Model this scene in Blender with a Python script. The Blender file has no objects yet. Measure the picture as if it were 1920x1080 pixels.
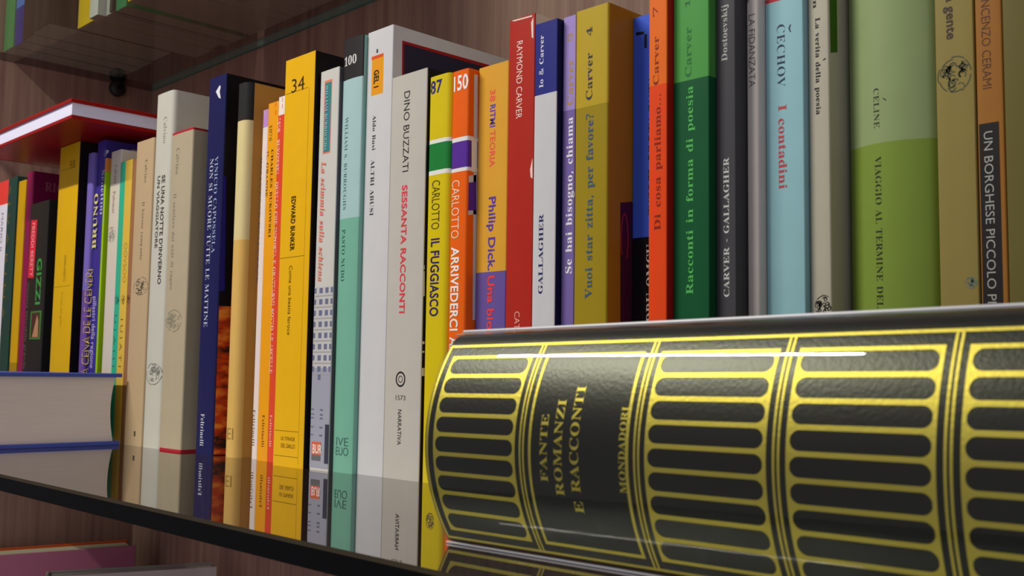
import bpy, math, random
from mathutils import Matrix, Vector
random.seed(7)
S = 0.01                                    # script lengths are centimetres
scene = bpy.context.scene
COLL = scene.collection

# ------------------------------------------------------------------ camera, sky light, lamp, exposure
cam_data = bpy.data.cameras.new('camera')
cam = bpy.data.objects.new('camera', cam_data)
COLL.objects.link(cam)
cam_data.sensor_width = 36.0
cam_data.lens = 1949.3 * 36.0 / 1920.0
cam_data.clip_start = 0.005
YAW, PITCH, ROLL = -0.79444, 0.08345, 0.01406
fw = Vector((math.sin(YAW)*math.cos(PITCH), math.cos(YAW)*math.cos(PITCH), math.sin(PITCH)))
rt = Vector((math.cos(YAW), -math.sin(YAW), 0)); up = rt.cross(fw)
r2 = rt*math.cos(ROLL) + up*math.sin(ROLL); u2 = up*math.cos(ROLL) - rt*math.sin(ROLL)
cam.matrix_world = Matrix(((r2.x, u2.x, -fw.x, 40.601*S), (r2.y, u2.y, -fw.y, -31.286*S),
                           (r2.z, u2.z, -fw.z, 5.022*S), (0, 0, 0, 1)))
cam_data.dof.use_dof = True
cam_data.dof.focus_distance = 0.50
cam_data.dof.aperture_fstop = 30
scene.camera = cam

world = bpy.data.worlds.new('room_light'); scene.world = world
world.use_nodes = True
wb = world.node_tree.nodes['Background']
wb.inputs[0].default_value = (0.93, 0.90, 1.0, 1)
wn = world.node_tree                      # added fill: world light made stronger from the right for right-facing covers, dim elsewhere
w_tc = wn.nodes.new('ShaderNodeTexCoord'); w_sx = wn.nodes.new('ShaderNodeSeparateXYZ'); w_mr = wn.nodes.new('ShaderNodeMapRange')
w_mr.inputs['From Min'].default_value = -.2; w_mr.inputs['From Max'].default_value = 1.0
w_mr.inputs['To Min'].default_value = .22; w_mr.inputs['To Max'].default_value = .66
wn.links.new(w_tc.outputs['Generated'], w_sx.inputs[0]); wn.links.new(w_sx.outputs['X'], w_mr.inputs['Value'])
wn.links.new(w_mr.outputs[0], wb.inputs[1])

def area_lamp(name, loc, aim, sx, sy, watts, col):
    d = bpy.data.lights.new(name, 'AREA'); d.shape = 'RECTANGLE'; d.size = sx*S; d.size_y = sy*S
    d.energy = watts; d.color = col
    o = bpy.data.objects.new(name, d); COLL.objects.link(o)
    o.location = Vector(loc)*S
    z = (Vector(loc) - Vector(aim)).normalized(); x = Vector((1, 0, 0)); y = z.cross(x).normalized(); x = y.cross(z)
    o.matrix_world = Matrix(((x.x, y.x, z.x, loc[0]*S), (x.y, y.y, z.y, loc[1]*S), (x.z, y.z, z.z, loc[2]*S), (0, 0, 0, 1)))
    return o
area_lamp('ceiling_tube_lamp', (-38, -70, 90), (0, 0, 8), 52, 2.2, 11.2, (1.0, 0.96, 0.86))

vs = scene.view_settings
scene.display_settings.display_device = 'sRGB'
vs.view_transform = 'Standard'; vs.look = 'None'; vs.exposure = 0.0; vs.gamma = 1.0
vs.use_curve_mapping = False
scene.cycles.max_bounces = 10; scene.cycles.transparent_max_bounces = 16
scene.cycles.use_denoising = True

# ------------------------------------------------------------------ materials
def lin(h):
    h = h.lstrip('#')
    if len(h) == 3: h = ''.join(c*2 for c in h)
    v = [int(h[i:i+2], 16)/255 for i in (0, 2, 4)]
    return tuple(c/12.92 if c <= .04045 else ((c+.055)/1.055)**2.4 for c in v) + (1,)
MATS = {}
def paper(col, rough=.5, spec=.14, vary=.05):
    """printed card: a touch of mottling and tooth"""
    key = (col, rough, spec)
    if key in MATS: return MATS[key]
    m = bpy.data.materials.new('printed_card_' + col.lstrip('#')); m.use_nodes = True
    nt = m.node_tree; b = nt.nodes['Principled BSDF']
    b.inputs['Roughness'].default_value = rough; b.inputs['Specular IOR Level'].default_value = spec
    tc = nt.nodes.new('ShaderNodeTexCoord'); n = nt.nodes.new('ShaderNodeTexNoise')
    n.inputs['Scale'].default_value = 90; n.inputs['Detail'].default_value = 4
    nt.links.new(tc.outputs['Object'], n.inputs['Vector'])
    mx = nt.nodes.new('ShaderNodeMix'); mx.data_type = 'RGBA'
    c = lin(col)
    mx.inputs[6].default_value = tuple(x*(1-vary) for x in c[:3]) + (1,)
    mx.inputs[7].default_value = tuple(min(1, x*(1+vary)) for x in c[:3]) + (1,)
    nt.links.new(n.outputs[0], mx.inputs[0]); nt.links.new(mx.outputs[2], b.inputs['Base Color'])
    MATS[key] = m; return m
def pages(col='#d9d2c2'):
    key = ('pages', col)
    if key in MATS: return MATS[key]
    m = bpy.data.materials.new('page_edges_' + col.lstrip('#')); m.use_nodes = True
    nt = m.node_tree; b = nt.nodes['Principled BSDF']; b.inputs['Roughness'].default_value = .85
    b.inputs['Specular IOR Level'].default_value = .1
    tc = nt.nodes.new('ShaderNodeTexCoord'); mp = nt.nodes.new('ShaderNodeMapping')
    mp.inputs['Scale'].default_value = (30, 30, 900)
    n = nt.nodes.new('ShaderNodeTexNoise'); n.inputs['Scale'].default_value = 1; n.inputs['Detail'].default_value = 3
    nt.links.new(tc.outputs['Object'], mp.inputs[0]); nt.links.new(mp.outputs[0], n.inputs['Vector'])
    mx = nt.nodes.new('ShaderNodeMix'); mx.data_type = 'RGBA'; c = lin(col)
    mx.inputs[6].default_value = tuple(x*.86 for x in c[:3]) + (1,); mx.inputs[7].default_value = c
    nt.links.new(n.outputs[0], mx.inputs[0]); nt.links.new(mx.outputs[2], b.inputs['Base Color'])
    MATS[key] = m; return m
def wood(name, c0, c1, axis):
    m = bpy.data.materials.new(name); m.use_nodes = True
    nt = m.node_tree; b = nt.nodes['Principled BSDF']; b.inputs['Roughness'].default_value = .5
    b.inputs['Specular IOR Level'].default_value = .25
    tc = nt.nodes.new('ShaderNodeTexCoord'); mp = nt.nodes.new('ShaderNodeMapping')
    mp.inputs['Scale'].default_value = (130, 130, 4)
    n = nt.nodes.new('ShaderNodeTexNoise'); n.inputs['Scale'].default_value = 1; n.inputs['Detail'].default_value = 6
    n.inputs['Roughness'].default_value = .65
    nt.links.new(tc.outputs['Object'], mp.inputs[0]); nt.links.new(mp.outputs[0], n.inputs['Vector'])
    r = nt.nodes.new('ShaderNodeValToRGB')
    r.color_ramp.elements[0].position = .32; r.color_ramp.elements[0].color = lin(c0)
    r.color_ramp.elements[1].position = .68; r.color_ramp.elements[1].color = lin(c1)
    nt.links.new(n.outputs[0], r.inputs[0]); nt.links.new(r.outputs[0], b.inputs['Base Color'])
    return m
def plain(name, col, rough=.5, metal=0.0, coat=0.0, spec=.5, bump=0.0):
    m = bpy.data.materials.new(name); m.use_nodes = True
    nt = m.node_tree; b = nt.nodes['Principled BSDF']
    b.inputs['Base Color'].default_value = lin(col); b.inputs['Roughness'].default_value = rough
    b.inputs['Metallic'].default_value = metal; b.inputs['Coat Weight'].default_value = coat
    b.inputs['Coat Roughness'].default_value = .02; b.inputs['Specular IOR Level'].default_value = spec
    if bump:
        tc = nt.nodes.new('ShaderNodeTexCoord'); n = nt.nodes.new('ShaderNodeTexNoise')
        n.inputs['Scale'].default_value = 900; n.inputs['Detail'].default_value = 3
        bp = nt.nodes.new('ShaderNodeBump'); bp.inputs['Strength'].default_value = bump; bp.inputs['Distance'].default_value = .0003
        nt.links.new(tc.outputs['Object'], n.inputs['Vector']); nt.links.new(n.outputs[0], bp.inputs['Height'])
        nt.links.new(bp.outputs[0], b.inputs['Normal'])
    return m
def clear_sheet(name, tint, both, f0=.04):
    """clear glass or film: Fresnel (Schlick) mirror over a tinted see-through body.
    A pane reflects at its entry face (first plus second surface, 2F/(1+F)); its exit face only transmits."""
    m = bpy.data.materials.new(name); m.use_nodes = True
    nt = m.node_tree; nt.nodes.clear(); N = nt.nodes.new; L = nt.links.new
    g = N('ShaderNodeNewGeometry')
    def mth(op, a, b_=None):
        q = N('ShaderNodeMath'); q.operation = op
        for i, v in enumerate((a, b_)):
            if v is None: continue
            if isinstance(v, (int, float)): q.inputs[i].default_value = v
            else: L(v, q.inputs[i])
        return q.outputs[0]
    d = N('ShaderNodeVectorMath'); d.operation = 'DOT_PRODUCT'
    L(g.outputs['Incoming'], d.inputs[0]); L(g.outputs['Normal'], d.inputs[1])
    c = mth('ABSOLUTE', d.outputs['Value'])
    F = mth('ADD', mth('MULTIPLY', mth('POWER', mth('SUBTRACT', 1.0, c), 5.0), 1-f0), f0)
    F = mth('DIVIDE', mth('MULTIPLY', F, 2.0), mth('ADD', F, 1.0))
    if not both: F = mth('MULTIPLY', F, mth('SUBTRACT', 1.0, g.outputs['Backfacing']))
    t = N('ShaderNodeBsdfTransparent'); t.inputs[0].default_value = lin(tint)
    gl = N('ShaderNodeBsdfGlossy'); gl.inputs['Roughness'].default_value = .012
    mx = N('ShaderNodeMixShader'); o = N('ShaderNodeOutputMaterial')
    L(F, mx.inputs[0]); L(t.outputs[0], mx.inputs[1]); L(gl.outputs[0], mx.inputs[2]); L(mx.outputs[0], o.inputs[0])
    return m

# ------------------------------------------------------------------ mesh helpers
def mesh_obj(name, verts, faces, mats, parent=None, loc=(0, 0, 0), idx=None, smooth=None, scaled=True):
    me = bpy.data.meshes.new(name)
    k = S if scaled else 1
    me.from_pydata([(v[0]*k, v[1]*k, v[2]*k) for v in verts], [], faces)
    for m in (mats if isinstance(mats, (list, tuple)) else [mats]): me.materials.append(m)
    if idx: me.polygons.foreach_set('material_index', idx)
    if smooth:
        for i, p in enumerate(me.polygons):
            if smooth is True or smooth[i]: p.use_smooth = True
    me.update()
    o = bpy.data.objects.new(name, me); COLL.objects.link(o)
    if parent: o.parent = parent
    o.location = Vector(loc)*S
    return o
def box_vf(x0, x1, y0, y1, z0, z1, base=0):
    v = [(x0, y0, z0), (x1, y0, z0), (x1, y1, z0), (x0, y1, z0), (x0, y0, z1), (x1, y0, z1), (x1, y1, z1), (x0, y1, z1)]
    f = [(0, 3, 2, 1), (4, 5, 6, 7), (0, 1, 5, 4), (1, 2, 6, 5), (2, 3, 7, 6), (3, 0, 4, 7)]
    return v, [tuple(i+base for i in q) for q in f]
def bevel(o, w, seg=2):
    m = o.modifiers.new('soft_edges', 'BEVEL'); m.width = w*S; m.segments = seg; m.limit_method = 'ANGLE'
    return o
def empty(name, label, cat, loc, group=None, rz=0.0):
    o = bpy.data.objects.new(name, None); COLL.objects.link(o)
    o.location = Vector(loc)*S; o.rotation_euler = (0, 0, rz); o.empty_display_size = .01
    o['label'] = label; o['category'] = cat
    if group: o['group'] = group
    return o
def tag(o, label, cat, group=None, kind=None):
    o['label'] = label; o['category'] = cat
    if group: o['group'] = group
    if kind: o['kind'] = kind
    return o

# ------------------------------------------------------------------ lettering
# Serif capitals and lower case as outlines in 1/500 em, x,y pairs, one list for each loop.
GLYPHS = {
    'A': (218, [[-4,0,-4,9,5,11,12,15,25,37,103,233,112,233,192,43,206,17,212,11,222,9,222,0,115,0,115,9,135,13,142,23,136,41,126,66,52,66,39,35,38,29,37,24,43,13,62,9,64,9,64,0], [57,80,121,80,88,160]]),
    'a': (171, [[127,-5,108,1,100,17,76,1,48,-4,32,-2,20,6,13,17,10,32,15,52,32,68,49,77,71,86,99,95,99,121,98,133,93,141,85,146,74,148,58,145,52,137,57,128,61,116,60,107,55,101,48,97,39,95,29,97,22,102,18,109,16,118,19,129,25,139,34,147,47,154,63,158,81,159,112,156,132,146,143,129,146,105,146,31,147,20,152,17,160,21,165,14,147,0], [76,17,87,20,99,32,99,85,69,69,59,42,63,23]]),
    'B': (221, [[8,0,8,9,22,11,31,16,36,26,37,41,37,184,35,206,26,216,8,219,8,228,110,228,159,222,188,204,198,175,192,151,174,134,143,124,180,112,202,92,209,66,203,38,186,17,168,8,145,2,119,0], [91,126,94,126,117,128,132,136,140,150,142,173,140,192,135,206,124,214,108,217,99,216,94,212,91,195], [111,12,129,15,142,25,148,41,150,64,147,88,139,104,123,113,99,116,91,116,91,33,95,17,101,13]]),
    'b': (180, [[21,-6,21,194,18,214,4,220,4,228,69,228,69,139,88,154,110,159,127,157,142,149,154,138,163,123,169,104,171,83,169,59,161,38,150,20,135,6,117,-2,96,-5,74,0,52,14,27,-6], [91,7,106,11,116,25,121,47,123,80,121,107,116,125,106,136,92,140,78,135,72,129,69,121,69,34,75,14]]),
    'C': (234, [[128,-5,107,-4,87,1,69,10,45,28,28,52,20,71,15,92,13,114,15,136,20,157,28,175,46,199,69,217,88,226,108,231,130,233,155,230,184,220,194,218,204,221,210,233,218,233,218,154,210,154,196,182,178,203,157,217,133,222,99,210,79,173,72,113,79,57,102,23,139,12,159,14,179,22,198,35,214,53,224,44,198,17,166,0]]),
    'c': (147, [[78,-5,60,-2,43,5,29,18,19,34,12,53,10,75,12,98,20,118,32,135,48,148,67,157,87,160,109,157,125,149,135,137,139,123,137,114,133,108,127,103,118,102,103,108,98,125,98,131,99,136,95,145,85,148,69,142,59,124,56,94,59,61,69,38,83,24,102,19,119,23,136,36,142,30,124,11,103,-1]]),
    'D': (248, [[10,0,10,9,23,11,31,15,36,23,37,37,37,187,35,203,30,213,21,218,7,219,7,228,111,228,148,224,178,215,203,198,220,176,231,148,234,114,221,51,181,13,114,0], [111,12,140,18,160,37,168,57,174,83,175,115,168,171,147,205,111,217,101,215,95,212,91,192,91,36,95,17,101,13]]),
    'd': (185, [[70,-5,53,-2,39,5,27,17,17,33,12,52,10,74,12,98,18,119,28,136,41,149,56,157,73,159,94,154,111,140,111,200,110,209,106,215,88,220,88,228,160,228,160,38,162,20,167,16,177,14,177,5,157,4,136,1,111,-5,111,19,94,1], [86,14,93,16,101,21,107,28,111,38,111,121,109,129,103,135,87,140,74,136,65,125,60,105,59,77,60,49,65,29,73,18]]),
    'E': (221, [[7,0,7,8,22,10,31,15,36,24,38,39,38,184,36,202,31,213,22,218,8,219,8,228,199,228,199,160,192,160,184,186,170,203,148,212,116,215,100,214,93,208,91,194,91,123,97,123,116,126,130,134,138,150,144,173,152,173,152,59,144,59,137,91,130,100,120,107,93,111,91,111,91,34,93,23,96,17,115,14,138,15,157,19,172,27,185,37,196,52,206,72,215,72,201,0]]),
    'e': (151, [[77,-5,59,-2,42,5,29,18,18,34,12,55,10,79,12,101,19,120,30,136,43,149,60,157,79,159,104,154,124,140,137,117,141,87,141,83,58,83,63,49,77,28,100,21,118,27,135,43,142,36,124,13,102,0], [58,96,101,96,101,107,97,139,90,146,81,148,64,137,58,102]]),
    'F': (202, [[8,0,8,9,22,11,31,17,36,26,37,42,37,187,36,202,31,212,22,217,7,219,7,228,197,228,197,160,189,160,184,178,178,193,168,203,155,210,137,214,115,216,100,215,93,211,91,199,91,124,95,124,114,126,128,135,137,150,142,173,151,173,151,59,142,59,137,84,128,100,114,109,94,112,91,112,91,40,94,21,98,15,105,12,128,9,128,0]]),
    'f': (106, [[7,0,7,8,20,11,25,17,26,37,26,138,8,138,8,155,26,155,26,177,30,200,42,218,62,229,87,232,106,230,120,223,129,212,132,200,130,190,126,183,120,179,112,178,98,183,94,188,92,195,96,210,98,213,99,216,97,220,90,222,81,220,77,215,74,195,74,155,102,155,102,138,74,138,74,33,75,20,79,13,87,9,100,8,100,0]]),
    'G': (254, [[134,-5,111,-3,90,2,71,10,47,28,29,51,20,70,15,91,14,115,15,137,20,157,29,176,46,200,70,218,88,226,107,231,129,233,156,230,185,220,194,218,203,221,210,233,219,233,219,154,210,154,202,173,191,189,179,203,165,213,149,219,134,222,100,210,80,174,73,114,75,82,80,55,90,34,110,13,138,6,154,8,164,14,169,23,171,36,171,64,170,77,165,85,154,89,138,91,138,99,250,99,250,91,236,89,228,85,224,77,223,64,223,14,194,4,164,-3]]),
    'g': (164, [[73,-70,44,-68,24,-61,11,-50,7,-37,14,-23,34,-13,17,0,12,15,14,27,21,37,33,46,51,55,29,67,16,84,11,106,13,121,20,134,30,144,44,152,60,157,79,159,98,157,117,152,158,152,158,134,134,134,143,119,146,102,144,88,138,76,129,65,117,58,102,53,86,51,78,52,71,52,56,47,52,42,50,36,55,27,71,25,88,25,129,20,143,15,151,6,156,-5,158,-18,152,-40,136,-56,120,-64,98,-69], [79,62,89,65,95,73,99,86,100,105,99,125,95,138,89,146,79,148,69,146,62,138,58,125,57,105,58,86,62,73,69,65], [80,-58,119,-52,132,-33,130,-25,125,-21,102,-17,48,-17,40,-26,37,-36,39,-45,47,-52,61,-56]]),
    'H': (261, [[8,0,8,9,22,11,31,16,36,25,37,40,37,189,36,203,31,212,22,217,8,219,8,228,121,228,121,219,102,216,93,208,91,189,91,125,171,125,171,189,169,208,160,216,141,219,141,228,254,228,254,219,239,217,230,212,226,203,225,189,225,40,226,26,231,16,239,11,254,9,254,0,141,0,141,9,155,11,165,15,169,24,171,40,171,110,91,110,91,40,93,25,97,16,106,11,121,9,121,0]]),
    'h': (190, [[9,0,9,8,22,13,26,28,26,199,23,215,18,218,9,220,9,228,74,228,74,133,95,153,122,159,146,153,160,135,165,106,165,28,169,13,174,9,182,8,182,0,101,0,101,8,103,8,114,13,118,28,118,108,115,129,110,134,101,136,87,131,74,118,74,28,77,13,82,9,90,8,90,0]]),
    'I': (130, [[7,0,7,9,21,11,31,16,36,24,38,38,38,193,36,206,32,214,22,218,7,219,7,228,122,228,122,219,107,218,98,214,93,206,91,193,91,39,94,22,103,13,123,9,123,0]]),
    'i': (99, [[50,181,41,183,32,188,27,196,25,206,27,216,32,224,41,230,50,232,60,230,68,224,74,216,76,206,74,196,68,188,60,183], [9,0,9,8,23,13,26,28,26,126,23,142,10,147,10,155,74,155,74,28,77,13,90,8,90,0]]),
    'J': (165, [[54,-33,39,-31,26,-27,14,-20,6,-11,0,0,-2,11,0,22,5,30,13,36,22,37,32,36,40,31,45,23,46,14,42,-1,38,-10,42,-18,52,-20,63,-18,69,-12,74,11,74,183,71,204,67,211,61,215,40,219,40,228,157,228,157,219,138,215,133,211,130,205,128,183,128,44,119,2,95,-24]]),
    'j': (104, [[53,182,43,183,35,189,30,197,28,207,30,217,35,225,43,231,53,232,63,231,71,225,77,217,79,207,77,197,71,189,63,184], [18,-70,-5,-65,-22,-53,-26,-44,-28,-35,-26,-26,-22,-20,-16,-16,-7,-14,7,-19,12,-25,13,-33,9,-44,5,-51,8,-57,15,-58,24,-56,29,-50,32,-27,32,125,28,142,22,146,11,147,11,155,80,155,80,-11,76,-37,63,-55,44,-66]]),
    'K': (255, [[8,0,8,9,23,11,32,16,36,25,38,40,38,189,36,203,31,212,23,217,8,219,8,228,121,228,121,219,102,216,94,208,91,189,91,117,161,187,171,199,174,209,167,217,145,219,145,228,243,228,243,219,238,219,218,215,196,202,172,180,135,142,232,23,243,12,260,9,260,0,140,0,140,9,153,9,161,10,167,17,158,33,100,107,91,99,91,40,93,25,97,16,106,11,121,9,121,0]]),
    'k': (179, [[9,0,9,8,23,13,26,28,26,199,24,215,19,218,10,220,10,228,74,228,74,84,113,124,120,132,122,139,118,145,104,147,103,147,103,155,173,155,173,147,154,142,137,130,111,104,173,17,180,10,188,8,188,0,105,0,105,8,108,8,117,10,120,16,116,25,81,74,74,67,74,28,77,13,90,8,90,0]]),
    'L': (213, [[8,0,8,9,22,11,31,16,36,25,37,40,37,189,36,204,31,212,22,217,8,219,8,228,125,228,125,219,104,217,98,214,94,208,91,189,91,41,93,24,100,16,117,14,139,15,157,20,172,28,185,40,195,56,204,77,214,77,201,0]]),
    'l': (100, [[9,0,9,8,23,13,26,28,26,199,24,215,19,218,10,220,10,228,74,228,74,28,77,13,90,8,90,0]]),
    'M': (317, [[7,0,7,9,21,11,31,16,36,25,38,40,38,191,35,208,26,216,7,219,7,228,92,228,158,71,225,228,309,228,309,219,295,217,286,212,282,203,280,189,280,43,282,21,291,12,308,9,308,0,198,0,198,9,216,12,225,22,227,42,227,199,144,0,135,0,53,194,53,40,54,24,60,15,70,10,85,9,85,0]]),
    'm': (277, [[9,0,9,8,22,13,26,28,26,127,23,142,18,146,9,147,9,155,73,155,73,132,94,152,119,159,146,152,160,131,182,152,209,159,233,153,247,135,252,106,252,28,255,13,260,9,268,8,268,0,189,0,189,8,197,9,201,13,205,28,205,108,202,129,197,134,189,136,175,131,162,119,162,28,165,13,170,9,178,8,178,0,100,0,100,8,108,9,112,13,116,28,116,108,113,129,108,134,100,136,85,131,73,118,73,28,76,13,81,10,89,8,89,0]]),
    'N': (247, [[201,-5,53,175,53,39,55,24,59,15,68,11,83,9,83,0,9,0,9,9,27,12,36,21,38,39,38,194,18,217,9,219,9,228,78,228,195,84,195,189,193,207,184,216,166,219,166,228,240,228,240,219,225,217,217,212,212,203,211,188,211,-5]]),
    'n': (190, [[9,0,9,8,22,13,26,28,26,127,23,142,18,146,9,147,9,155,74,155,74,134,95,153,122,159,146,153,160,135,165,106,165,28,169,13,174,9,182,8,182,0,101,0,101,8,103,8,114,13,118,28,118,108,115,129,110,134,101,136,87,131,74,118,74,28,77,13,82,9,90,8,90,0]]),
    'O': (263, [[130,-5,106,-3,84,4,64,15,47,29,33,46,22,67,16,89,14,114,16,138,22,161,33,181,47,199,65,213,85,224,108,231,133,233,157,231,179,224,198,213,216,199,230,182,240,162,247,139,249,114,247,89,240,67,230,46,215,29,198,15,177,4,155,-3], [132,6,164,18,183,54,190,114,188,146,183,173,174,194,155,215,130,222,98,210,79,174,73,114,74,81,80,55,89,34,108,13]]),
    'o': (169, [[84,-5,63,-2,45,6,30,18,19,35,12,55,9,77,12,99,19,119,30,136,45,149,63,157,84,159,105,157,123,149,138,136,149,120,156,100,158,77,156,54,149,34,138,18,123,5,105,-2], [84,6,96,9,104,19,109,41,110,77,108,114,104,135,96,146,84,149,72,146,64,135,60,114,58,77,60,41,64,19,72,9]]),
    'P': (209, [[8,0,8,9,22,11,31,16,36,25,37,40,37,189,36,203,31,212,22,217,8,219,8,228,107,228,133,227,153,224,168,220,183,211,195,199,202,184,204,166,199,140,183,120,167,110,146,105,121,103,91,103,91,40,93,25,97,16,106,11,121,9,121,0], [91,115,101,115,122,118,136,126,144,142,146,165,144,187,138,203,126,212,108,216,95,212,91,199]]),
    'p': (186, [[9,-70,9,-62,20,-59,25,-50,26,-32,26,122,23,142,10,147,10,155,72,155,72,131,90,152,115,160,132,157,146,149,158,137,167,121,173,102,175,80,173,57,167,36,158,19,146,6,131,-2,113,-5,91,0,74,16,74,-29,76,-49,83,-59,99,-61,99,-70], [98,14,111,18,120,30,125,50,126,77,125,104,121,124,113,135,99,139,85,134,74,118,74,34,84,19]]),
    'Q': (263, [[189,-58,148,-51,116,-32,93,0,70,10,51,25,35,43,23,64,16,88,14,114,16,138,22,161,33,181,47,199,65,213,85,224,108,231,133,233,157,231,179,224,198,213,216,199,230,182,240,162,247,139,249,114,247,88,239,64,227,43,210,25,190,10,165,0,180,-22,199,-36,222,-40,246,-37,247,-46,218,-55], [133,6,165,18,184,54,190,114,188,146,183,173,174,194,155,215,130,222,98,210,79,174,73,114,74,81,80,55,89,34,108,13]]),
    'q': (182, [[87,-70,87,-61,107,-57,111,-51,112,-42,112,14,93,0,71,-5,54,-2,39,5,27,17,18,32,12,51,10,72,13,96,20,117,31,135,47,148,65,157,85,160,107,155,129,141,154,160,160,160,160,-42,163,-57,168,-60,177,-61,177,-70], [89,15,104,20,109,26,112,34,112,121,106,141,90,147,75,143,65,131,60,109,58,78,60,50,65,30,75,19]]),
    'R': (236, [[8,0,8,9,22,11,31,16,36,25,37,40,37,189,36,203,31,212,22,217,8,219,8,228,108,228,139,226,164,221,184,213,202,194,209,167,203,143,186,124,157,112,216,25,226,13,239,9,240,9,240,0,169,0,101,106,91,106,91,40,93,25,97,16,106,11,121,9,121,0], [91,117,102,117,124,120,140,129,149,145,152,168,147,194,134,210,112,216,101,214,95,211,91,193]]),
    'r': (143, [[9,0,9,8,23,13,26,28,26,126,23,143,10,147,10,155,73,155,73,126,82,140,94,151,105,157,117,159,129,157,138,152,143,144,145,133,143,124,139,117,132,113,124,111,111,115,103,125,94,130,87,128,81,121,76,110,75,96,75,28,76,18,79,13,99,8,99,0]]),
    'S': (195, [[21,-5,21,79,31,79,41,47,56,25,75,12,98,7,115,10,128,18,137,30,139,45,133,65,112,80,81,95,56,110,38,126,28,144,25,166,27,185,34,201,44,215,58,225,74,231,92,233,115,231,141,224,146,223,150,222,157,225,160,233,170,233,170,160,161,160,155,177,147,192,136,205,124,214,111,220,97,222,82,220,70,213,62,203,60,190,62,178,69,168,94,151,127,136,159,117,169,106,175,94,180,66,177,46,169,29,157,15,140,4,120,-3,96,-5,79,-4,63,0,49,5,42,6,35,4,31,-5]]),
    's': (144, [[76,-5,61,-3,43,3,37,4,30,2,26,-4,18,-4,18,53,27,53,33,34,43,19,56,10,70,7,81,9,89,13,94,20,96,29,92,42,78,52,53,65,38,74,27,85,21,97,18,110,22,130,32,145,49,156,71,160,83,158,99,154,103,153,106,152,111,154,115,160,122,160,122,111,114,111,107,127,98,139,87,146,75,148,65,147,58,143,54,137,52,130,58,116,73,106,96,95,111,86,121,76,127,63,129,47,125,26,114,9,97,-2]]),
    'T': (212, [[46,0,46,9,61,10,71,15,76,25,78,40,78,217,75,217,51,213,33,202,20,183,14,159,5,159,5,228,205,228,205,158,197,158,187,191,166,210,134,217,132,217,132,40,133,25,138,15,148,10,164,9,164,0]]),
    't': (114, [[62,-5,44,-2,33,5,26,18,24,36,24,139,10,139,10,150,44,185,64,212,72,212,72,155,104,155,104,139,72,139,72,41,75,25,78,21,84,20,95,24,103,37,111,33,99,12,82,-1]]),
    'U': (246, [[124,-6,96,-4,74,3,57,14,46,30,39,52,37,78,37,189,35,203,30,212,22,217,7,219,7,228,120,228,120,219,101,216,93,208,90,189,90,70,93,44,102,26,116,15,137,11,170,19,190,42,196,80,196,189,195,203,190,212,180,217,164,219,164,228,237,228,237,219,224,216,216,211,213,202,211,189,211,91,209,59,202,34,190,16,173,4,151,-4]]),
    'u': (187, [[65,-5,46,-2,33,9,25,25,23,48,23,124,20,141,15,145,6,147,6,155,71,155,71,37,75,23,81,19,88,18,103,22,114,33,114,124,110,142,105,146,95,147,95,155,162,155,162,35,166,19,180,15,180,6,160,5,138,1,114,-5,114,20,105,10,93,2,80,-3]]),
    'V': (214, [[106,-6,22,190,11,210,4,216,-7,219,-7,228,105,228,105,219,83,216,78,212,76,205,81,189,129,72,174,189,177,204,176,212,171,216,149,219,149,228,221,228,221,219,212,218,204,214,191,191,115,-6]]),
    'v': (154, [[71,-5,19,124,11,141,6,145,-1,147,-1,155,82,155,82,147,78,147,68,145,64,138,65,134,92,61,118,126,121,136,116,144,102,147,102,155,152,155,152,147,144,144,139,139,130,122,80,-5]]),
    'W': (306, [[85,-5,16,196,8,214,1,218,-8,219,-8,228,90,228,90,219,75,216,71,212,70,205,74,186,111,77,150,176,143,199,139,209,134,215,115,219,115,228,220,228,220,219,202,216,196,206,199,193,237,83,270,185,274,203,273,211,269,215,252,219,252,228,312,228,312,219,303,216,297,211,287,190,223,-5,214,-5,158,154,95,-5]]),
    'w': (217, [[61,-5,8,132,3,142,-5,147,-5,155,69,155,69,147,60,145,57,138,58,133,60,126,83,63,105,118,100,133,95,144,84,147,84,155,162,155,162,147,151,144,148,138,148,134,149,131,168,71,191,128,193,138,190,144,178,147,178,155,223,155,223,147,212,142,206,129,152,-5,144,-5,111,98,70,-5]]),
    'X': (235, [[6,0,6,9,26,15,45,33,97,104,39,193,24,213,16,218,8,219,7,219,7,228,122,228,122,219,115,219,100,216,95,208,101,194,132,145,161,187,170,207,164,216,146,219,146,228,229,228,229,219,227,219,213,217,201,211,178,187,140,132,207,29,218,14,231,9,232,9,232,0,119,0,119,9,122,9,139,12,145,20,137,40,105,91,69,40,62,22,68,12,87,9,87,0]]),
    'x': (159, [[2,0,2,7,17,15,31,28,61,68,21,132,12,142,2,147,2,155,84,155,84,147,74,145,70,140,75,130,92,103,112,128,117,139,113,145,100,147,100,155,155,155,155,148,141,141,127,127,99,92,146,18,151,11,160,8,160,0,78,0,78,8,89,10,93,15,87,30,69,57,49,31,42,17,46,10,57,7,59,7,59,0]]),
    'Y': (213, [[51,0,51,9,65,11,74,16,79,25,80,40,80,89,23,193,15,207,7,215,0,218,-7,219,-7,228,103,228,103,219,98,219,83,216,78,208,82,196,124,113,167,183,174,204,168,215,149,219,147,219,147,228,220,228,220,219,204,212,191,196,134,102,134,40,135,25,140,16,149,11,164,9,164,0]]),
    'y': (150, [[26,-70,15,-68,5,-62,-1,-53,-3,-42,-2,-34,2,-27,9,-21,18,-20,32,-25,36,-30,37,-38,37,-41,37,-44,38,-48,43,-49,49,-46,57,-37,65,-22,70,-2,18,125,12,138,8,144,-2,147,-2,147,-2,155,81,155,81,147,68,145,64,137,65,133,66,128,93,59,115,121,118,130,119,137,115,145,101,147,101,155,150,155,150,147,143,145,139,140,130,121,81,-12,65,-48,56,-59,48,-65]]),
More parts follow.
